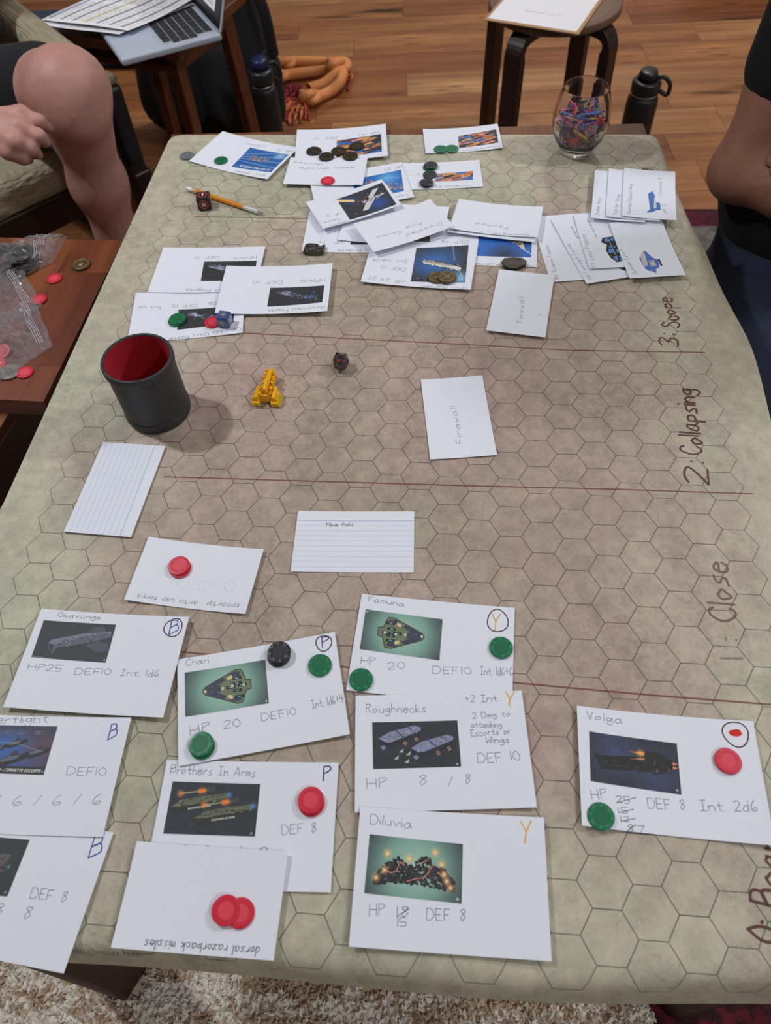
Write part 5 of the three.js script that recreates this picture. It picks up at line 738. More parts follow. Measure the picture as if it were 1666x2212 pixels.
{ // stemless glass with crinkled paper shreds and two sticks
  const gx = 0.321, gz = -0.542, o = thing('stemless_glass', 'clear stemless glass half full of colourful crinkled shreds', 'glass', [gx, 0.0003, gz]);
  const outer = [[0, 0], [0.0235, 0], [0.0255, 0.002], [0.0265, 0.006], [0.031, 0.013], [0.0385, 0.026], [0.0435, 0.042], [0.0445, 0.055], [0.0425, 0.072], [0.0385, 0.088], [0.0348, 0.1]], inner = [[0.0338, 0.1], [0.0374, 0.0875], [0.0413, 0.0715], [0.0432, 0.055], [0.0422, 0.0425], [0.0372, 0.0275], [0.029, 0.0145], [0.019, 0.0095], [0, 0.0085]];
  part('bowl', lathe([...outer, [0.0345, 0.1008], ...inner], 72), phy({ color: 0xffffff, transmission: 1, thickness: 0.002, roughness: 0.01, ior: 1.5 }), o);
  const R = rng(23), cols = [[214, 84, 120], [70, 128, 200], [96, 60, 120], [130, 100, 170], [226, 110, 150], [50, 90, 170], [190, 150, 60], [110, 50, 80], [60, 60, 90]], list = [];
  for (let i = 0; i < 420; i++) {
    const h = 0.013 + 0.052 * R() ** 1.1, lim = lerp(0.02, 0.036, clamp((h - 0.01) / 0.025, 0, 1)), a0 = R() * 6.3, r0 = lim * Math.sqrt(R()) * 0.9, pts = [], dir = V3(R() - 0.5, (R() - 0.5) * 0.5, R() - 0.5).normalize(), side = V3(R() - 0.5, R() - 0.5, R() - 0.5).normalize(), L = 0.014 + 0.018 * R();
    for (let k = 0; k <= 9; k++) { const t = k / 9 - 0.5, q = V3(Math.cos(a0) * r0, h, Math.sin(a0) * r0).addScaledVector(dir, t * L).addScaledVector(side, (k % 2 ? 1 : -1) * 0.0011); const rr = Math.hypot(q.x, q.z); if (rr > lim) { q.x *= lim / rr; q.z *= lim / rr; } q.y = clamp(q.y, 0.0115, 0.07); pts.push(q); }
    const g = new THREE.TubeGeometry(new THREE.CatmullRomCurve3(pts), 18, 0.001 + 0.0007 * R(), 4).toNonIndexed(), c = rgb(...cols[Math.floor(R() * cols.length)]), n = g.attributes.position.count, col = new Float32Array(3 * n); for (let k = 0; k < n; k++) c.toArray(col, 3 * k); g.setAttribute('color', new THREE.BufferAttribute(col, 3)); list.push(g);
  }
  const sh = new THREE.Mesh(mergeGeometries(list), std({ vertexColors: true, roughness: 0.7 })); sh.name = 'paper_shreds'; sh.position.set(gx, 0, gz); sh.castShadow = sh.receiveShadow = true; scene.add(sh); tag(sh, 'crinkled pink, blue and purple paper shreds inside the glass', 'paper shreds'); sh.userData.kind = 'stuff';
  const rs = part('plastic_stick', bar([gx - 0.016, 0.03, gz + 0.03], [gx + 0.031, 0.058, gz + 0.012], 0.008, 0.009), phy({ color: rgb(200, 30, 34), roughness: 0.25 }), scene); tag(rs, 'flat red stick leaning inside the glass', 'stick');
  const ys = part('plastic_stick', bar([gx - 0.014, 0.052, gz + 0.032], [gx + 0.008, 0.04, gz + 0.0375], 0.0036, 0.002), std({ color: rgb(216, 190, 50), roughness: 0.5 }), scene); tag(ys, 'short yellow strip inside the glass', 'stick');
}
// ---------------------------------------------------------------- wooden side table with its bags
const ST = -0.02, boardWood = [[170, 100, 64], [152, 86, 58], [138, 78, 60], [182, 110, 68]].map(([r, g, b]) => phy({ map: TEX_WOOD, color: rgb(r, g, b), roughness: 0.36, clearcoat: 0.15, clearcoatRoughness: 0.3 })), darkWood = std({ map: TEX_WOOD, color: rgb(70, 42, 32), roughness: 0.45 });
{
  const t = thing('side_table', 'small reddish wooden folding table with plastic bags on it', 'table', [-0.615, FLOOR, -0.157], -0.024), h = ST - FLOOR, R = rng(61), w = 0.46 / 6;
  for (let i = 0; i < 6; i++) { const cut = [[-0.17, 0.03, 0.17], [-0.17, -0.06, 0.17], [-0.17, 0.1, 0.17], [-0.17, -0.02, 0.17], [-0.17, 0.06, 0.17], [-0.17, -0.09, 0.105, 0.17]][i]; for (let j = 0; j + 1 < cut.length; j++) part('board', uvm(box(w - 0.0003, 0.026, cut[j + 1] - cut[j] - 0.0003, -0.23 + w * (i + 0.5), h - 0.013, (cut[j] + cut[j + 1]) / 2), 'z', R() * 5, R() * 5), boardWood[Math.floor(R() * 4)], t); }
  for (const z of [-0.13, 0.12]) { part('rail', uvm(rbox(0.42, 0.03, 0.024, 0.002, 0, h - 0.042, z), 'x'), darkWood, t); part('leg', bar([-0.2, h - 0.05, z - 0.014], [0.2, 0.004, z - 0.014], 0.05, 0.022), darkWood, t); part('leg', bar([0.2, h - 0.05, z + 0.012], [-0.2, 0.004, z + 0.012], 0.05, 0.022), darkWood, t); }
  part('stretcher', uvm(rbox(0.022, 0.022, 0.24, 0.002, 0, h / 2 - 0.03, 0), 'z'), darkWood, t);
}
const clear = phy({ color: rgb(246, 246, 250), transmission: 0.93, thickness: 0, roughness: 0.05, ior: 1.6, flatShading: true, side: THREE.DoubleSide });
function zipBag(label, quad, fat, zip, seed) { // quad: photo pixels on the table top, corner 0-1 is the open, zipped end
  const P = quad.map(([x, y]) => at(x, y, ST + 0.006)), o = thing('zip_bag', label, 'plastic bag', [P[0].x, ST + 0.0006, P[0].z], 0, 'clear zip bags on the side table'), n = 30;
  const pt = (u, v, top) => { const x = lerp(lerp(P[0].x, P[1].x, u), lerp(P[3].x, P[2].x, u), v) - P[0].x, z = lerp(lerp(P[0].z, P[1].z, u), lerp(P[3].z, P[2].z, u), v) - P[0].z; const pill = Math.pow(Math.sin(Math.PI * clamp(u, 0, 1)), 0.6) * Math.pow(Math.sin(Math.PI * clamp(v * 0.9 + 0.1, 0, 1)), 0.7), cr = (fbm(u * 14 + seed, v * 14, 3, seed) - 0.5) * 0.016 + (Math.abs(fbm(u * 5 - v * 4 + seed, v * 6 + u * 3, 2, seed + 3) - 0.5) - 0.12) * -0.02; return top ? [x + (fbm(u * 7, v * 7, 2, seed + 9) - 0.5) * 0.006, Math.max(0.0012, 0.003 + fat * pill + cr * (0.35 + pill)), z + (fbm(u * 7, v * 7, 2, seed + 11) - 0.5) * 0.006] : [x, 0.0004, z]; };
  const V = [], I = []; for (const top of [1, 0]) { const b = V.length / 3; for (let j = 0; j <= n; j++) for (let i = 0; i <= n; i++) V.push(...pt(i / n, j / n, top)); for (let j = 0; j < n; j++) for (let i = 0; i < n; i++) { const a = b + j * (n + 1) + i, c = a + n + 1; top ? I.push(a, a + 1, c, a + 1, c + 1, c) : I.push(a, c, a + 1, a + 1, c, c + 1); } }
  const g = new THREE.BufferGeometry(); g.setAttribute('position', new THREE.Float32BufferAttribute(V, 3)); g.setIndex(I); g.computeVertexNormals(); part('film', g, clear, o);
  const z = []; for (let k = 0; k < 4; k++) { const pts = []; for (let i = 1; i <= 9; i++) { const q = pt(i / 10, zip + k * 0.025, 1); pts.push(V3(q[0], q[1] + 0.0004, q[2])); } z.push(tube(pts, 0.0006, 18, 5)); } part('zip_strip', z, phy({ color: rgb(232, 232, 238), transmission: 0.6, roughness: 0.25, thickness: 0 }), o); return o;
}
zipBag('clear zip bag holding black chips on the side table', [[143, 504], [112, 562], [-70, 640], [-60, 540]], 0.022, 0.14, 3);
zipBag('nearly empty clear zip bag between the two other bags', [[38, 566], [90, 656], [-60, 740], [-110, 620]], 0.011, 0.12, 17);
zipBag('clear zip bag holding red chips at the silver coin', [[72, 642], [112, 742], [-40, 842], [-90, 716]], 0.012, 0.1, 29);
function sideChip(kind, px, py, y, label, tilt = 0, group) { const p = at(px, py, ST + y), o = copyOf(protoChip[kind], label); o.userData.group = group; if (!group) delete o.userData.group; o.position.set(p.x, ST + y, p.z); o.rotation.set(tilt, (px * 0.7) % 3, tilt * 0.6); return o; }
sideChip('red', 118, 603, 0.0003, 'red chip beside the bronze coin on the side table');
sideChip('red', 54, 806, 0.0003, 'red chip beside the silver coin on the side table');
sideChip('red', 84, 648, 0.0012, 'red chip peeking from under the middle zip bag');
sideChip('red', 6, 760, 0.003, 'red chip inside the bag at the silver coin', 0.2, 'red chips in the bag'); sideChip('red', -4, 786, 0.0012, 'red chip inside the bag at the silver coin', 0.1, 'red chips in the bag');
{ const R = rng(67); for (let i = 0; i < 30; i++) { const px = 8 + R() * 62, py = 540 + R() * 46, k = 1 - Math.min(1, Math.hypot((px - 36) / 44, (py - 562) / 32)); sideChip('black', px, py, 0.003 + k * 0.02 * R(), 'black chip heaped inside the clear zip bag', (R() - 0.5) * 1.6, 'black chips in the bag'); } }
coin('coin', ST, 175, 570, 0.0004, 0.0138, bronze, bronzeHi, '', 'bronze coin with a worn face on the side table', undefined, 0.05);
coin('coin', ST, 17, 803, 0.0004, 0.0142, silverM, silverM, 'rows', 'silver coin covered with rows of marks on the side table');

// ---------------------------------------------------------------- laptop stool
const stoolWood = std({ map: TEX_WOOD, color: rgb(128, 74, 46), roughness: 0.45 });
{
  const a1 = V3(-0.71, 0, -1.08), a3 = V3(-0.475, 0, -1.01), a4 = V3(-0.395, 0, -1.215), a2 = a1.clone().add(a4).sub(a3), c = a1.clone().add(a4).multiplyScalar(0.5), top = -0.019;
  const t = thing('wooden_stool', 'square brown wooden stool holding the laptop and papers', 'stool', [c.x, FLOOR, c.z]), ang = Math.atan2(-(a3.z - a1.z), a3.x - a1.x), L = (p, y, k = 1) => V3((p.x - c.x) * k, y - FLOOR, (p.z - c.z) * k);
  part('seat', uvm(rbox(0.31, 0.022, 0.3, 0.004, 0, top - 0.011 - FLOOR, 0), 'x').rotateY(ang), stoolWood, t);
  for (const [p, m] of [[a1, stoolWood], [a2, stoolWood], [a3, stoolWood], [a4, stoolWood]]) part('leg', bar(L(p, top - 0.022, 0.9), L(p, FLOOR + 0.002, 1.06), 0.034, 0.026, ang), m, t);
  for (const [p, q] of [[a1, a3], [a3, a4], [a4, a2], [a2, a1]]) part('apron', bar(L(p, top - 0.05, 0.92), L(q, top - 0.05, 0.92), 0.045, 0.016, Math.PI / 2), stoolWood, t);
}
{ // laptop
  const A = at(260, 125, 0), B = at(478, 68, 0), ed = B.clone().sub(A).normalize(), t = thing('laptop', 'open silver laptop on the wooden stool', 'laptop', [A.x, -0.0185, A.z], Math.atan2(-ed.z, ed.x)), alu = std({ color: rgb(186, 198, 216), metalness: 0.1, roughness: 0.42 }), keyM = std({ color: rgb(52, 54, 58), roughness: 0.6 });
  // local x: front edge to hinge, local -z: along the hinge away from the camera
  part('base', rbox(0.213, 0.0155, 0.304, 0.006, 0.1065, 0.0082, -0.152, 0, 0, 0, 3), alu, t); part('trackpad', box(0.075, 0.0004, 0.115, 0.05, 0.0161, -0.152), std({ color: rgb(178, 190, 208), metalness: 0.1, roughness: 0.35 }), t); part('key_well', box(0.106, 0.0003, 0.272, 0.148, 0.0161, -0.152), std({ color: rgb(170, 180, 198), metalness: 0.1, roughness: 0.5 }), t);
  const key = box(0.0155, 0.0012, 0.0158), wide = box(0.0155, 0.0012, 0.03); for (let r = 0; r < 6; r++) for (let k = 0; k < 14; k++) { if (r === 0 && k > 4 && k < 10) { if (k === 7) part('key', box(0.0155, 0.0012, 0.094), keyM, t).position.set(0.104, 0.0168, -0.157); continue; } part('key', r > 0 && r < 4 && k === 0 ? wide : key, keyM, t).position.set(0.104 + r * 0.0178, 0.0168, -0.03 - k * 0.0188 + (r > 0 && r < 4 && k === 0 ? 0.004 : 0) - (r > 0 && r < 4 && k ? 0.003 : 0)); }
  const lid = new THREE.Group(); lid.name = 'lid'; lid.position.set(0.209, 0.0165, -0.152); lid.rotation.z = -1.92; t.add(lid);
  part('lid_shell', rbox(0.212, 0.0045, 0.304, 0.002, -0.106, 0.0024, 0), alu, lid);
  const [c, g] = canvas(640, 420); flat(g, 640, 420, css(30, 30, 34)); g.fillStyle = css(222, 222, 226); g.fillRect(60, 26, 520, 380); const R = rng(3); for (let i = 0; i < 26; i++) { g.fillStyle = css(120, 120, 128); for (let x = 90; x < 540; x += 12 + 40 * R()) g.fillRect(x, 44 + i * 13.5, 6 + 24 * R(), 4); }
  const sc = texOf(c), dg = new THREE.PlaneGeometry(0.284, 0.186).rotateX(Math.PI / 2).rotateY(Math.PI / 2); part('bezel', box(0.204, 0.0008, 0.298, -0.106, -0.0003, 0), std({ color: rgb(24, 24, 27), roughness: 0.3 }), lid); part('screen', dg.translate(-0.108, -0.0009, 0), std({ map: sc, emissiveMap: sc, emissive: 0xffffff, emissiveIntensity: 0.25, roughness: 0.3 }), lid);
}
{ // printed sheets on the laptop
  const sheetTex = (seed, bands) => { const [c, g] = canvas(512, 660); flat(g, 512, 660, css(232, 232, 236)); const R = rng(seed); for (let i = 0; i < 60; i++) for (let q = 0; q < 2; q++) { if (bands && i % 9 === 0) continue; g.fillStyle = 'rgba(80,80,90,0.55)'; for (let x = 30 + q * 240; x < 240 + q * 240; x += 4 + 16 * R()) g.fillRect(x, 24 + i * 10.3, 3 + 12 * R(), 3); } if (bands) bands.forEach((b, i) => { g.fillStyle = css(...b); g.fillRect(26, 22 + i * 92, 460, 13); }); return texOf(c); };
  const put = (label, tex, q, y, wav) => { const P = q.map(([x, z]) => V3(x, 0, z)), n = 18, V = [], UV = [], I = []; for (const s of [1, 0]) { const b = V.length / 3; for (let j = 0; j <= n; j++) for (let i = 0; i <= n; i++) { const u = i / n, v = j / n; V.push(lerp(lerp(P[0].x, P[1].x, u), lerp(P[3].x, P[2].x, u), v) - P[0].x, (s ? 0.00025 : 0) + wav * (0.5 + 0.5 * Math.sin(u * 5 + v * 3)) * (0.3 + 0.7 * v), lerp(lerp(P[0].z, P[1].z, u), lerp(P[3].z, P[2].z, u), v) - P[0].z); UV.push(u, 1 - v); } for (let j = 0; j < n; j++) for (let i = 0; i < n; i++) { const a = b + j * (n + 1) + i, c = a + n + 1; s ? I.push(a, c, a + 1, a + 1, c, c + 1) : I.push(a, a + 1, c, a + 1, c + 1, c); } } const g = new THREE.BufferGeometry(); g.setAttribute('position', new THREE.Float32BufferAttribute(V, 3)); g.setAttribute('uv', new THREE.Float32BufferAttribute(UV, 2)); g.setIndex(I); g.computeVertexNormals(); const m = part('printed_sheet', g, std({ map: tex, roughness: 0.85 }), scene); m.position.set(P[0].x, y, P[0].z); tag(m, label, 'paper'); };
  // corner order: top left, top right, bottom right, bottom left of the page
  const b = at(275, 62, 0.012), r = at(405, 0, 0.012), l = at(88, 36, 0.012), e = r.clone().sub(b).normalize(), f = l.clone().sub(b).normalize(), A = (k, m) => [b.x + e.x * k + f.x * m, b.z + e.z * k + f.z * m];
  put('printed sheet peeking out under the striped sheet on the laptop', sheetTex(5), [A(0.21, 0.235), A(0.21, -0.006), A(-0.012, 0.012), A(-0.012, 0.225)], 0.0012, 0.003);
  put('printed sheet with blue, yellow and green heading bands on the laptop', sheetTex(7, [[60, 110, 190], [70, 70, 84], [60, 64, 84], [176, 166, 50], [70, 70, 84], [60, 110, 80], [70, 70, 84]]), [A(0, 0.218), A(0.24, 0.218), A(0.24, 0), A(0, 0)], 0.0048, 0.006);
}

// ---------------------------------------------------------------- backpack, bottles, blanket, rope toy
const blackFab = std({ color: rgb(17, 17, 20), roughness: 0.9 }), blackPl = std({ color: rgb(30, 31, 34), roughness: 0.38 });
{
  const t = thing('backpack', 'large black backpack standing on the floor behind the laptop stool', 'backpack', [-0.6, FLOOR, -1.62], 0.04);
  part('main_bag', bodyMesh([[[-0.13, 0.1, 0], 0.1, [-0.11, 0.42, -0.02], 0.085], [[0.09, 0.1, 0], 0.1, [0.07, 0.42, -0.02], 0.085], [[-0.02, 0.1, 0], 0.1, [-0.02, 0.44, -0.02], 0.085]], 0.012, 0.05), blackFab, t);
  part('front_pocket', bodyMesh([[[-0.07, 0.1, 0.09], 0.055, [-0.06, 0.24, 0.08], 0.045], [[0.07, 0.1, 0.09], 0.055, [0.06, 0.24, 0.08], 0.045]], 0.01, 0.06), blackFab, t);
  part('side_pocket', bodyMesh([[[0.16, 0.06, 0.02], 0.05, [0.165, 0.18, 0.02], 0.05]], 0.01, 0.03), std({ color: rgb(22, 22, 26), roughness: 0.95 }), t);
  part('strap', tube([[0.06, 0.5, -0.05], [0.13, 0.47, 0.02], [0.19, 0.36, 0.05], [0.2, 0.22, 0.03]], 0.016, 24, 8), blackFab, t); part('strap', tube([[-0.1, 0.45, 0.06], [-0.15, 0.3, 0.105], [-0.14, 0.12, 0.115], [-0.1, 0.02, 0.12]], 0.011, 24, 8), blackFab, t); part('carry_handle', tube([[-0.03, 0.51, -0.02], [-0.02, 0.55, -0.02], [0.02, 0.55, -0.02], [0.03, 0.51, -0.02]], 0.008, 16, 8), blackFab, t);
}
function bottle(label, pos, r, h, turn, blue) { // body, steel ring, lid with spout and loop
  const t = thing('water_bottle', label, 'bottle', pos, turn), body = h * 0.74, m = std({ color: rgb(26, 26, 30), roughness: 0.5 });
  part('body', lathe([[0, 0], [r * 0.93, 0], [r, 0.006], [r, body * 0.86], [r * 0.96, body * 0.95], [r * 0.86, body], [0, body]], 48), m, t); part('neck_ring', lathe([[0, body], [r * 0.85, body], [r * 0.88, body + 0.004], [r * 0.85, body + 0.008], [0, body + 0.008]], 48), std({ color: rgb(176, 176, 176), metalness: 0.95, roughness: 0.2 }), t, 'bright steel neck ring');
  const y = body + 0.008; const lid = part('lid', lathe([[0, y], [r * 0.9, y], [r * 0.92, y + 0.004], [r * 0.92, y + h * 0.1], [r * 0.82, y + h * 0.125], [r * 0.45, y + h * 0.135], [0, y + h * 0.135]], 48), blackPl, t);
  part('spout_cap', lathe([[0, y + h * 0.12], [r * 0.66, y + h * 0.12], [r * 0.58, h * 0.97], [r * 0.5, h], [0, h]], 32), blue ? std({ color: rgb(30, 40, 80), roughness: 0.35 }) : blackPl, lid); part('carry_loop', tube([[r * 0.4, y + h * 0.15, 0], [r * 1.0, y + h * 0.16, 0], [r * 1.45, y + h * 0.09, 0], [r * 1.4, y - h * 0.02, 0], [r * 0.9, y + 0.004, 0]], r * 0.14, 28, 8), blackPl, lid); return t;
}
{ const p = at(1369, 296, -0.46), q = at(579, 292, -0.46); bottle('black steel water bottle with spout lid beside the bentwood stool', [p.x, FLOOR, p.z], 0.0415, 0.238, -0.2, false); bottle('black water bottle with a blue cap and loop beside the backpack', [q.x + 0.01, FLOOR, q.z], 0.037, 0.27, 0.5, true); }
{ // folded blue blanket on the floor
  const g = rbox(0.85, 0.07, 0.34, 0.03, 0, 0.036, 0, 0, 0, 0, 6), p = g.attributes.position; for (let i = 0; i < p.count; i++) if (p.getY(i) > 0.03) p.setY(i, p.getY(i) + 0.03 * (fbm(p.getX(i) * 12, p.getZ(i) * 12, 3, 8) - 0.5)); g.computeVertexNormals();
  const c = at(215, 88, FLOOR + 0.05), o = part('folded_blanket', g, std({ color: rgb(62, 72, 92), roughness: 0.95 }), scene); o.position.set(c.x - 0.1, FLOOR, c.z - 0.06); o.rotation.y = 0.05; tag(o, 'dark blue-grey folded blanket on the floor behind the stool', 'blanket');
}
{ // rope dog toy
  const ropeTex = pixTex(128, 128, (x, y) => { const k = 0.86 + 0.14 * Math.sin((x + y) / 128 * Math.PI * 2 * 4); return [255 * k, 168 * k, 104 * k]; }); ropeTex.repeat.set(10, 2); const rope = std({ map: ropeTex, roughness: 0.95 }), y = FLOOR + 0.019;
  const P = (px, py, h = 0) => at(px, py, y + h), c = at(690, 180, FLOOR), t = thing('rope_toy', 'orange braided rope dog toy with knots and a maroon frayed end', 'dog toy', [c.x, FLOOR, c.z]), L = (q) => V3(q.x - c.x, q.y - FLOOR, q.z - c.z), tb = (pts, r) => tube(pts.map(([a, b, h = 0]) => L(P(a, b, h))), r, 40, 10);
  for (const q of [[[622, 134], [660, 133], [700, 135], [722, 142, 0.01]], [[610, 164], [650, 158], [690, 154], [716, 150, 0.012]], [[738, 148, 0.016], [726, 160, 0.012], [700, 180], [668, 192]], [[742, 156, 0.02], [734, 178, 0.01], [712, 198], [680, 212]]]) part('rope', tb(q, 0.017), rope, t);
  const knot = (px, py, s, h = 0) => { const q = L(P(px, py, h)); part('knot', [new THREE.TorusKnotGeometry(0.017 * s, 0.011 * s, 48, 8, 2, 3).rotateX(1.2).translate(q.x, q.y + 0.006, q.z), ball(0.022 * s, q.x, q.y + 0.002, q.z)], rope, t); }; knot(618, 140, 1); knot(604, 168, 0.95); knot(730, 146, 1.35, 0.01); knot(668, 214, 1.2);
  const fr = (px, py, n, seed, cols, len) => { const R = rng(seed), by = {}; for (let i = 0; i < n; i++) { const a = L(P(px + (R() - 0.5) * 36, py + (R() - 0.5) * 26, -0.012 + R() * 0.02)), d = [(R() - 0.7) * len, (R() - 0.1) * len]; (by[i % cols.length] ??= []).push(tube([a, V3(a.x + d[0] * 0.5 + (R() - 0.5) * 0.02, 0.006 + R() * 0.012, a.z + d[1] * 0.5), V3(a.x + d[0], 0.005, a.z + d[1])], 0.0032, 8, 5)); } for (const [k, l] of Object.entries(by)) part('frayed_end', l, std({ color: rgb(...cols[k]), roughness: 1 }), t); };
  fr(634, 196, 90, 5, [[150, 50, 62], [170, 62, 70], [124, 42, 56]], 0.05); fr(640, 222, 70, 6, [[216, 104, 74], [232, 156, 92], [176, 70, 66]], 0.09); fr(740, 168, 20, 8, [[150, 50, 54]], 0.03); fr(742, 150, 26, 9, [[224, 130, 72]], 0.02);
}

// ---------------------------------------------------------------- bentwood stool with clipboard
{
  const c = V3(0.355, 0, -1.41), R0 = 0.16, t = thing('bentwood_stool', 'dark bentwood stool with four curved legs holding the clipboard', 'stool', [c.x, FLOOR, c.z], 0.0), h = -0.102 - FLOOR, dk = std({ map: TEX_WOOD, color: rgb(64, 42, 38), roughness: 0.4 });
  part('seat', lathe([[0, h - 0.022], [R0 - 0.006, h - 0.022], [R0, h - 0.017], [R0, h - 0.005], [R0 - 0.005, h], [0, h]], 64), std({ map: TEX_WOOD, color: rgb(150, 120, 98), roughness: 0.5 }), t, 'brown round seat');
  for (let k = 0; k < 4; k++) { const a = k * Math.PI / 2 - 0.61, sh = new THREE.Shape(), w = 0.011, pts = []; for (let i = 0; i <= 10; i++) { const b = Math.PI / 2 * i / 10; pts.push([R0 - 0.035 + 0.048 * Math.sin(b), h - 0.024 - 0.055 + 0.055 * Math.cos(b)]); } const out = [[0.05, h - 0.024], ...pts, [R0 + 0.02, 0.001]], inn = [[R0 + 0.02 - 2 * w, 0.001], ...pts.slice().reverse().map(([x, y]) => [x - 2 * w * clamp((h - 0.024 - y) / 0.055, 0, 1), y - 2 * w * (1 - clamp((h - 0.024 - y) / 0.055, 0, 1))]), [0.05, h - 0.024 - 2 * w]]; [...out, ...inn].forEach(([x, y], i) => (i ? sh.lineTo(x, y) : sh.moveTo(x, y))); part('leg', new THREE.ExtrudeGeometry(sh, { depth: 0.042, bevelEnabled: true, bevelThickness: 0.002, bevelSize: 0.002, bevelSegments: 2 }).translate(0, 0, -0.021).rotateY(a), dk, t); }
  const q0 = at(1045, 38, -0.095), q1 = at(1252, 70, -0.095), ex = q1.clone().sub(q0).normalize(), b = thing('clipboard', 'brown hardboard clipboard lying on the bentwood stool', 'clipboard', [q0.x, -0.1015, q0.z], Math.atan2(-ex.z, ex.x));
  part('board', rbox(0.228, 0.003, 0.315, 0.0012, 0.114, 0.0015, -0.1575), std({ color: rgb(176, 136, 92), roughness: 0.6 }), b); part('clip', [rbox(0.1, 0.004, 0.026, 0.0015, 0.114, 0.006, -0.3), rbox(0.06, 0.012, 0.008, 0.002, 0.114, 0.01, -0.304)], std({ color: rgb(190, 190, 190), metalness: 0.9, roughness: 0.25 }), b);
  const [cv, g] = canvas(432, 560); flat(g, 432, 560, css(236, 237, 242)); g.strokeStyle = 'rgba(120,122,132,0.5)'; g.lineWidth = 2; g.strokeRect(250, 410, 60, 22); writeHand(g, 'Initiative', 140, 430, 236, 430, 12, { lw: 2 }); writeHand(g, 'Notes', 60, 90, 170, 90, 24, { lw: 2 }); const ps = part('note_sheet', box(0.212, 0.0004, 0.279), std({ map: texOf(cv), roughness: 0.85 }), scene); ps.position.copy(V3(0.114, 0.0034, -0.148).applyAxisAngle(V3(0, 1, 0), b.rotation.y).add(b.position)); ps.rotation.y = b.rotation.y; tag(ps, 'white sheet with faint pencil notes on the clipboard', 'paper');
}
{ // dark object on the floor at the upper right
  const p = at(1590, -4, FLOOR), o = thing('floor_box', 'flat black box standing on the plank floor far behind the table', 'box', [p.x + 0.02, FLOOR, p.z - 0.14], 0.06); part('case', rbox(0.36, 0.07, 0.26, 0.01, 0, 0.036, 0), blackPl, o); part('lid', rbox(0.364, 0.012, 0.264, 0.004, 0, 0.074, 0), blackPl, o);
}

// ---------------------------------------------------------------- shag rug at the camera end
{
  const pad = [[-0.95, 0.42], [0.32, 0.42], [0.36, 0.5], [0.415, 0.585], [0.44, 0.7], [0.44, 1.3], [-0.95, 1.3]], sh = new THREE.Shape(pad.map(([x, z]) => new THREE.Vector2(x, -z)));
  const t = thing('shag_rug', 'beige and brown shag rug lying on the dark red rug', 'rug', [0, FLOOR + 0.0064, 0]); part('backing', new THREE.ExtrudeGeometry(sh, { depth: 0.004, bevelEnabled: false }).rotateX(-Math.PI / 2), std({ color: rgb(214, 200, 182), roughness: 1 }), t);
  const inside = (x, z) => { let c = false; for (let i = 0, j = pad.length - 1; i < pad.length; j = i++) { const [xi, zi] = pad[i], [xj, zj] = pad[j]; if ((zi > z) !== (zj > z) && x < (xj - xi) * (z - zi) / (zj - zi) + xi) c = !c; } return c; };
  const tuft = merge([new THREE.ConeGeometry(0.0042, 0.013, 5).translate(0, 0.0065, 0), new THREE.ConeGeometry(0.0036, 0.012, 5).rotateZ(0.35).translate(0.0015, 0.0055, 0.001), new THREE.ConeGeometry(0.0036, 0.011, 5).rotateX(-0.4).translate(-0.001, 0.0055, -0.0015)]), R = rng(71), pos = [];
  for (let x = -0.62; x < 0.45; x += 0.0056) for (let z = 0.5; z < 0.86; z += 0.0056) { const X = x + (R() - 0.5) * 0.005, Z = z + (R() - 0.5) * 0.005; if (inside(X, Z) && !(Z < 0.636 && (Math.abs(X + 0.287) < 0.037 || Math.abs(X - 0.46) < 0.037))) pos.push([X, Z]); }
  const im = new THREE.InstancedMesh(tuft, std({ color: 0xffffff, roughness: 1 }), pos.length), m = new THREE.Matrix4(), q = new THREE.Quaternion(), col = new THREE.Color();
  pos.forEach(([x, z], i) => { q.setFromEuler(new THREE.Euler((R() - 0.5) * 1.1, R() * 6.3, (R() - 0.5) * 1.1)); m.compose(V3(x, 0.003, z), q, V3(1, 0.8 + 0.5 * R(), 1)); im.setMatrixAt(i, m); const n = fbm(x * 14, z * 46, 3, 5) + (R() - 0.5) * 0.25; n > 0.52 ? col.copy(rgb(246, 240, 230)) : col.copy(rgb(208, 186, 164)); im.setColorAt(i, col); });
  im.name = 'pile'; im.userData.kind = 'stuff'; im.castShadow = im.receiveShadow = true; t.add(im); console.log('tufts', pos.length);
}
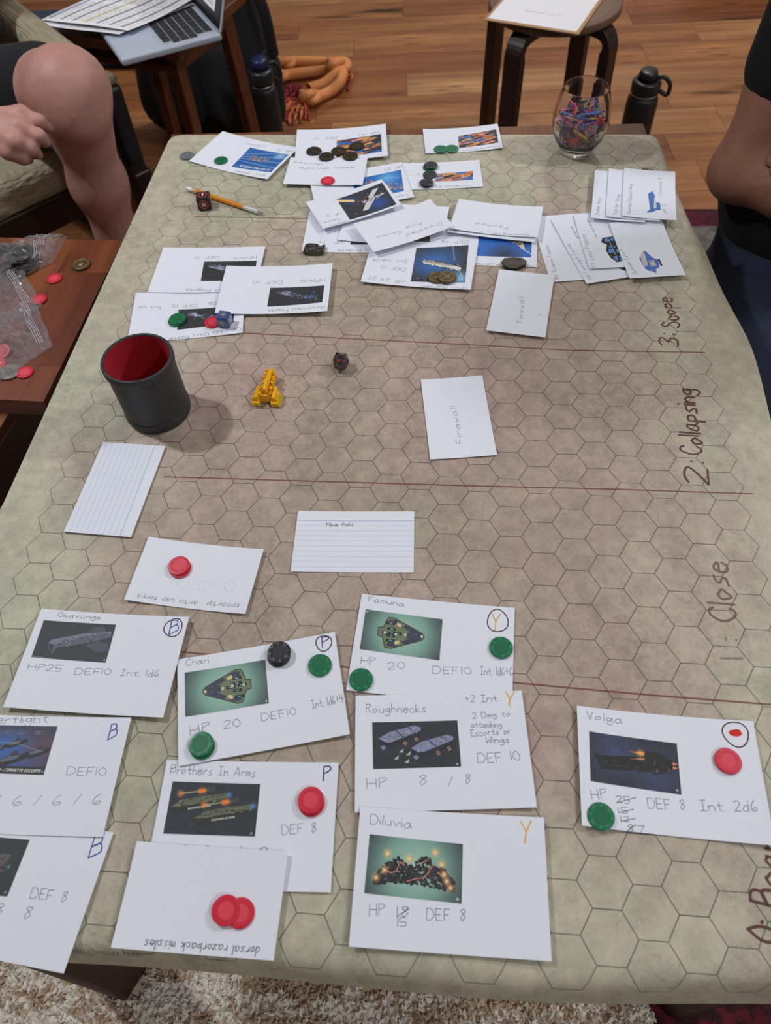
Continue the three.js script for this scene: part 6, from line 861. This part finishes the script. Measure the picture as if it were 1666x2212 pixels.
// ---------------------------------------------------------------- leather armchair
{
  const f = V3(0.75, 0, 0.66).normalize(), turn = Math.atan2(f.x, f.z), t = thing('leather_armchair', 'khaki leather armchair with a dark wooden frame', 'armchair', [-1.01, FLOOR, -0.74], turn), y0 = -FLOOR;
  const lea = phy({ color: rgb(166, 158, 132), roughness: 0.42, bumpMap: pixTex(256, 256, (x, y) => { const n = 255 * fbm(x / 9, y / 30, 4, 12); return [n, n, n]; }, false), bumpScale: 0.006 }), dk = std({ map: TEX_WOOD, color: rgb(58, 38, 32), roughness: 0.4 }), bl = std({ color: rgb(22, 22, 25), roughness: 0.5 });
  part('seat_cushion', rbox(0.56, 0.085, 0.46, 0.035, 0, y0 - 0.195, -0.04, 0, 0, 0, 5), lea, t); part('seat_rail', rbox(0.56, 0.07, 0.035, 0.006, 0, y0 - 0.265, 0.165), dk, t); part('seat_rail', rbox(0.58, 0.07, 0.035, 0.006, 0, y0 - 0.265, -0.235), dk, t); for (const s of [-1, 1]) part('side_rail', rbox(0.035, 0.07, 0.4, 0.006, s * 0.28, y0 - 0.265, -0.035), dk, t);
  part('back_cushion', rbox(0.6, 0.6, 0.11, 0.045, 0, y0 + 0.13, -0.27, -0.2, 0, 0, 5), lea, t);
  // local +x is the sitter's left
  for (const s of [-1, 1]) { part('arm_cushion', rbox(0.075, 0.17, 0.4, 0.03, s * 0.365, y0 - 0.06, -0.06, 0.12, 0, 0, 5), lea, t); part('arm_post', rbox(0.042, 0.3, 0.04, 0.012, s * 0.4, y0 - 0.21, 0.2), bl, t); part('arm_pad', rbox(0.04, 0.02, 0.04, 0.009, s * 0.4, y0 - 0.052, 0.195), lea, t); part('runner', rbox(0.05, 0.032, 0.56, 0.01, s * 0.385, 0.017, 0), bl, t); for (const z of [0.24, -0.24]) part('leg', rbox(0.045, y0 - 0.36 + 0.12, 0.045, 0.008, s * 0.385, (y0 - 0.36 + 0.12) / 2 + 0.02, z), dk, t); }
  part('cross_bar', rbox(0.74, 0.032, 0.05, 0.01, 0, 0.017, -0.25), bl, t);
}
// ---------------------------------------------------------------- skin, cloth
const skinTex = (r, g, b, seed) => pixTex(256, 256, (x, y) => { const n = fbm(x / 26, y / 26, 4, seed), m = fbm(x / 6, y / 6, 2, seed + 4), k = 0.9 + 0.2 * n + 0.06 * (m - 0.5), q = sstep(0.5, 0.85, fbm(x / 30 + 7, y / 30, 3, seed + 9)); return [r * k, (g - 5 * q) * k, (b - 3 * q) * k]; });
const skinA = phy({ map: skinTex(186, 138, 128, 3), roughness: 0.55, sheen: 0.15, sheenColor: rgb(240, 190, 170) }), skinB = phy({ map: skinTex(158, 112, 94, 13), roughness: 0.55 }), blackCloth = std({ color: rgb(11, 11, 13), roughness: 0.95 }), navyCloth = std({ color: rgb(19, 20, 25), roughness: 0.95 }), denim = std({ color: rgb(30, 39, 60), roughness: 0.9, bumpMap: pixTex(128, 128, (x, y) => { const v = 255 * hash2(x, y >> 1, 3); return [v, v, v]; }, false), bumpScale: 0.001 });
const P3 = (px, py, h) => at(px, py, h).toArray();
function hand(wrist, knuckles, mids, tips, r, thumb) { const b = [[wrist, r * 1.9, knuckles[1], r * 1.7], [wrist, r * 1.8, knuckles[2], r * 1.6], [wrist, r * 1.7, knuckles[0], r * 1.35], [wrist, r * 1.6, knuckles[3], r * 1.25]]; knuckles.forEach((k, i) => { const s = [1, 1.05, 1, 0.88][i] * r; b.push([k, s * 1.12, mids[i], s], [mids[i], s, tips[i], s * 0.82]); }); if (thumb) b.push([wrist, r * 1.5, thumb[0], r * 1.25], [thumb[0], r * 1.2, thumb[1], r * 0.95]); return b; }
function head(c, f, r) { // skull, jaw, nose, ears; f: facing direction
  const F = V3(...f).normalize(), S = V3(0, 1, 0).cross(F).normalize(), q = (a, u, s) => [c[0] + F.x * a + S.x * s, c[1] + u, c[2] + F.z * a + S.z * s];
  return { bones: [[q(-0.02, 0.03, 0), r, q(0.015, 0.03, 0), r * 0.93], [q(0.02, -0.03, 0), r * 0.78, q(0.035, -0.085, 0), r * 0.42], [q(r * 0.98, 0.005, 0), 0.008, q(r * 1.2, -0.025, 0), 0.014], [q(0.088, -0.055, -0.018), 0.007, q(0.088, -0.055, 0.018), 0.007], [q(0.09, 0.034, -0.04), 0.008, q(0.097, 0.032, 0), 0.007], [q(0.09, 0.034, 0.04), 0.008, q(0.097, 0.032, 0), 0.007], [q(-0.005, 0.0, r * 0.95), 0.012, q(-0.01, 0.03, r * 0.98), 0.014], [q(-0.005, 0.0, -r * 0.95), 0.012, q(-0.01, 0.03, -r * 0.98), 0.014]], q };
}
{ // seated person at the left: bare legs, dark shorts, right hand resting beside the left knee
  const o = thing('person', 'seated person in dark shorts with bare legs and a loosely closed hand', 'person', [0, 0, 0]), K = [-0.6, 0.002, -0.748], HL = [-0.92, -0.125, -1.0], HR = [-1.06, -0.07, -0.84], KR = [-0.95, 0.0, -0.47];
  const leg = [[HL, 0.09, K, 0.07], [K, 0.066, [-0.592, -0.028, -0.725], 0.058], [K, 0.062, [-0.612, -0.08, -0.758], 0.054], [[-0.612, -0.08, -0.758], 0.054, [-0.628, -0.2, -0.779], 0.056], [[-0.628, -0.2, -0.779], 0.056, [-0.637, -0.33, -0.793], 0.044], [[-0.637, -0.33, -0.793], 0.043, [-0.643, -0.44, -0.802], 0.034], [[-0.646, -0.478, -0.825], 0.034, [-0.6, -0.488, -0.7], 0.03], [[-0.643, -0.44, -0.802], 0.034, [-0.646, -0.478, -0.825], 0.034]];
  const legR = [[HR, 0.09, KR, 0.068], [KR, 0.062, [-0.92, -0.2, -0.485], 0.056], [[-0.92, -0.2, -0.485], 0.056, [-0.885, -0.43, -0.51], 0.036], [[-0.885, -0.43, -0.51], 0.036, [-0.89, -0.475, -0.53], 0.034]];
  const foot = [[[-0.885, -0.45, -0.51], 0.036, [-0.81, -0.478, -0.43], 0.03], [[-0.89, -0.48, -0.53], 0.034, [-0.83, -0.495, -0.44], 0.024], [[-0.84, -0.478, -0.45], 0.03, [-0.775, -0.497, -0.41], 0.02], [[-0.85, -0.485, -0.46], 0.028, [-0.83, -0.502, -0.43], 0.016]]; [[-0.745, -0.502, -0.372, 0.0155], [-0.775, -0.506, -0.374, 0.0115], [-0.797, -0.507, -0.388, 0.0105], [-0.816, -0.508, -0.404, 0.01], [-0.834, -0.508, -0.422, 0.0095]].forEach(([x, y, z, r]) => foot.push([[x - 0.018, y + 0.006, z - 0.026], r * 0.95, [x, y, z], r]));
  const torso = [[[-1.0, -0.03, -0.9], 0.14, [-1.06, 0.2, -0.98], 0.135], [[-1.06, 0.2, -0.98], 0.135, [-1.07, 0.36, -0.99], 0.13], [[-0.97, 0.37, -1.08], 0.075, [-1.16, 0.37, -0.9], 0.075], [[-1.06, 0.42, -0.98], 0.055, [-1.04, 0.52, -0.95], 0.052]], w = P3(-62, 262, 0.01);
  const armR = [[[-1.18, 0.36, -0.88], 0.06, [-1.02, 0.1, -0.62], 0.044], [[-1.02, 0.1, -0.62], 0.043, w, 0.03]], armL = [[[-0.95, 0.36, -1.1], 0.06, [-0.84, 0.1, -1.12], 0.045], [[-0.84, 0.1, -1.12], 0.042, [-0.86, 0.1, -0.9], 0.03]];
  const hL = hand([-0.86, 0.1, -0.9], [[-0.835, 0.105, -0.84], [-0.85, 0.11, -0.83], [-0.87, 0.11, -0.83], [-0.885, 0.105, -0.84]], [[-0.82, 0.09, -0.805], [-0.845, 0.095, -0.79], [-0.872, 0.095, -0.79], [-0.893, 0.09, -0.805]], [[-0.812, 0.07, -0.785], [-0.842, 0.072, -0.77], [-0.874, 0.072, -0.77], [-0.898, 0.07, -0.788]], 0.009, [[-0.825, 0.09, -0.88], [-0.8, 0.08, -0.85]]);
  const hR = hand(w, [P3(46, 246, 0.015), P3(42, 276, 0.008), P3(32, 306, -0.003), P3(18, 328, -0.016)], [P3(84, 262, 0.004), P3(84, 294, -0.006), P3(66, 322, -0.02), P3(48, 342, -0.03)], [P3(104, 275, -0.012), P3(98, 308, -0.022), P3(82, 334, -0.036), P3(62, 346, -0.044)], 0.0108, [P3(20, 262, -0.012), P3(66, 282, -0.024)]);
  const hd = head([-1.02, 0.62, -0.93], [0.75, 0, 0.66], 0.088);
  const geos = [bodyMesh([...leg, ...legR, ...torso, ...armR, ...armL], 0.0095, 0.03), bodyMesh(foot, 0.004, 0.012), bodyMesh([...hR, [w, 0.03, P3(-130, 250, 0.03), 0.034]], 0.0035, 0.01), bodyMesh(hL, 0.0045, 0.01), bodyMesh(hd.bones, 0.006, 0.03)];
  part('body', geos, skinA, o);
  const grow = (l, e) => l.map(([a, ra, b, rb]) => [a, ra + e, b, rb + e]), mix = (a, b, t) => a.map((v, i) => lerp(v, b[i], t));
  part('shorts', bodyMesh([[HL, 0.092, mix(HL, K, 0.72), 0.086], [HR, 0.1, mix(HR, KR, 0.72), 0.09], [[-1.02, -0.04, -0.93], 0.15, [-1.04, 0.06, -0.96], 0.147]], 0.0095, 0.04), navyCloth, o, 'dark navy shorts');
  part('shirt', bodyMesh([...grow(torso.slice(0, 3), 0.014), [[-1.18, 0.36, -0.88], 0.078, [-1.1, 0.24, -0.75], 0.066], [[-0.95, 0.36, -1.1], 0.078, [-0.9, 0.24, -1.11], 0.066]], 0.012, 0.04), std({ color: rgb(70, 74, 84), roughness: 0.95 }), o);
  part('hair', bodyMesh([[hd.q(-0.035, 0.055, 0), 0.088, hd.q(0.0, 0.07, 0), 0.083], [hd.q(-0.05, 0.0, 0), 0.07, hd.q(-0.04, 0.05, 0), 0.08]], 0.008, 0.02), std({ color: rgb(70, 50, 38), roughness: 0.9 }), o); part('eyes', [hd.q(0.084, 0.012, 0.03), hd.q(0.084, 0.012, -0.03)].map((p) => ball(0.0115, ...p)), std({ color: rgb(220, 216, 210), roughness: 0.2 }), o); part('irises', [hd.q(0.0925, 0.012, 0.03), hd.q(0.0925, 0.012, -0.03)].map((p) => ball(0.005, ...p)), std({ color: rgb(50, 36, 28), roughness: 0.2 }), o);
}
{ // seated person at the right: black T-shirt, jeans, arms folded, turned towards the camera end
  const o = thing('person', 'seated person in a black T-shirt and dark jeans with folded arms', 'person', [0, 0, 0]), E = [0.585, -0.022, -0.525], S = [0.64, 0.285, -0.555], SL = [0.94, 0.3, -0.5], hipR = [0.66, -0.25, -0.5], hipL = [0.85, -0.25, -0.5];
  const torso = [[[0.755, -0.2, -0.56], 0.14, [0.735, -0.06, -0.57], 0.13], [[0.735, -0.06, -0.57], 0.132, [0.775, 0.16, -0.56], 0.13], [[0.775, 0.16, -0.56], 0.13, [0.8, 0.26, -0.5], 0.115], [S, 0.068, SL, 0.068], [[0.8, 0.31, -0.46], 0.06, [0.815, 0.43, -0.36], 0.053]];
  const w1 = [0.75, 0.005, -0.365], w2 = [0.675, 0.05, -0.405], EL = [0.93, -0.02, -0.36];
  const arms = [[S, 0.062, mid(S, E, 0.6), 0.05], [mid(S, E, 0.6), 0.05, E, 0.044], [E, 0.045, mid(E, w1, 0.4), 0.047], [mid(E, w1, 0.4), 0.046, w1, 0.031], [SL, 0.062, EL, 0.045], [EL, 0.044, w2, 0.031]];
  function mid(a, b, t) { return a.map((v, i) => lerp(v, b[i], t)); }
  const hA = hand(w2, [[0.645, 0.05, -0.425], [0.643, 0.055, -0.443], [0.647, 0.053, -0.462], [0.655, 0.046, -0.478]], [[0.619, 0.04, -0.44], [0.617, 0.044, -0.46], [0.621, 0.042, -0.48], [0.631, 0.038, -0.497]], [[0.603, 0.024, -0.446], [0.601, 0.026, -0.467], [0.605, 0.025, -0.487], [0.617, 0.022, -0.503]], 0.0098, [[0.65, 0.045, -0.39], [0.615, 0.04, -0.395]]);
  const hB = hand(w1, [[0.785, 0.0, -0.315], [0.795, 0.005, -0.325], [0.8, 0.0, -0.34], [0.8, -0.01, -0.355]], [[0.81, -0.01, -0.295], [0.823, -0.005, -0.31], [0.83, -0.01, -0.325], [0.828, -0.02, -0.343]], [[0.82, -0.03, -0.28], [0.835, -0.027, -0.293], [0.843, -0.03, -0.31], [0.84, -0.04, -0.33]], 0.0098, [[0.765, 0.02, -0.325], [0.79, 0.025, -0.305]]);
  const hd = head([0.83, 0.53, -0.3], [-0.6, 0, 0.8], 0.088);
  part('body', [bodyMesh([...torso.slice(3), ...arms], 0.009, 0.025), bodyMesh(hA, 0.004, 0.01), bodyMesh(hB, 0.0045, 0.01), bodyMesh(hd.bones, 0.006, 0.03)], skinB, o);
  const grow = (l, e) => l.map(([a, ra, b, rb]) => [a, ra + e, b, rb + e]);
  part('t_shirt', bodyMesh([[[0.745, -0.1, -0.57], 0.148, [0.735, -0.05, -0.57], 0.146], [[0.735, -0.06, -0.57], 0.146, [0.775, 0.16, -0.56], 0.142], [[0.775, 0.16, -0.56], 0.142, [0.8, 0.26, -0.5], 0.126], [S, 0.082, mid(S, E, 0.5), 0.068], [S, 0.08, SL, 0.08], [SL, 0.08, mid(SL, EL, 0.5), 0.068]], 0.01, 0.03, (x, y) => y + 0.16), blackCloth, o, 'black short-sleeved T-shirt');
  const kR = [0.6, -0.21, -0.02], kL = [0.83, -0.21, 0.02]; part('jeans', bodyMesh([[[0.755, -0.24, -0.56], 0.142, [0.745, -0.16, -0.565], 0.138], [hipR, 0.1, kR, 0.072], [hipL, 0.1, kL, 0.072], [kR, 0.07, [0.62, -0.465, -0.1], 0.046], [kL, 0.07, [0.85, -0.465, -0.06], 0.046]], 0.0095, 0.035), denim, o, 'dark blue jeans');
  part('shoes', [bodyMesh([[[0.62, -0.472, -0.11], 0.036, [0.6, -0.48, 0.03], 0.03]], 0.008, 0.01), bodyMesh([[[0.85, -0.472, -0.07], 0.036, [0.84, -0.48, 0.07], 0.03]], 0.008, 0.01)], std({ color: rgb(40, 40, 44), roughness: 0.8 }), o);
  part('hair', bodyMesh([[hd.q(-0.035, 0.055, 0), 0.088, hd.q(0.0, 0.07, 0), 0.083], [hd.q(-0.05, 0.0, 0), 0.07, hd.q(-0.04, 0.05, 0), 0.08]], 0.008, 0.02), std({ color: rgb(34, 28, 26), roughness: 0.9 }), o); part('eyes', [hd.q(0.084, 0.012, 0.03), hd.q(0.084, 0.012, -0.03)].map((p) => ball(0.0115, ...p)), std({ color: rgb(220, 216, 210), roughness: 0.2 }), o); part('irises', [hd.q(0.0925, 0.012, 0.03), hd.q(0.0925, 0.012, -0.03)].map((p) => ball(0.005, ...p)), std({ color: rgb(50, 36, 28), roughness: 0.2 }), o);
  const pf = thing('floor_cushion', 'round dark grey pouf under the person in jeans', 'pouf', [0.79, FLOOR + 0.0064, -0.56]); part('cushion', new THREE.SphereGeometry(1, 32, 20).scale(0.28, 0.082, 0.28).translate(0, 0.08, 0), std({ color: rgb(70, 68, 72), roughness: 0.95 }), pf); part('piping', new THREE.TorusGeometry(0.279, 0.005, 8, 60).rotateX(Math.PI / 2).translate(0, 0.08, 0), std({ color: rgb(50, 48, 52), roughness: 0.9 }), pf);
}
renderer.render(scene, camera);
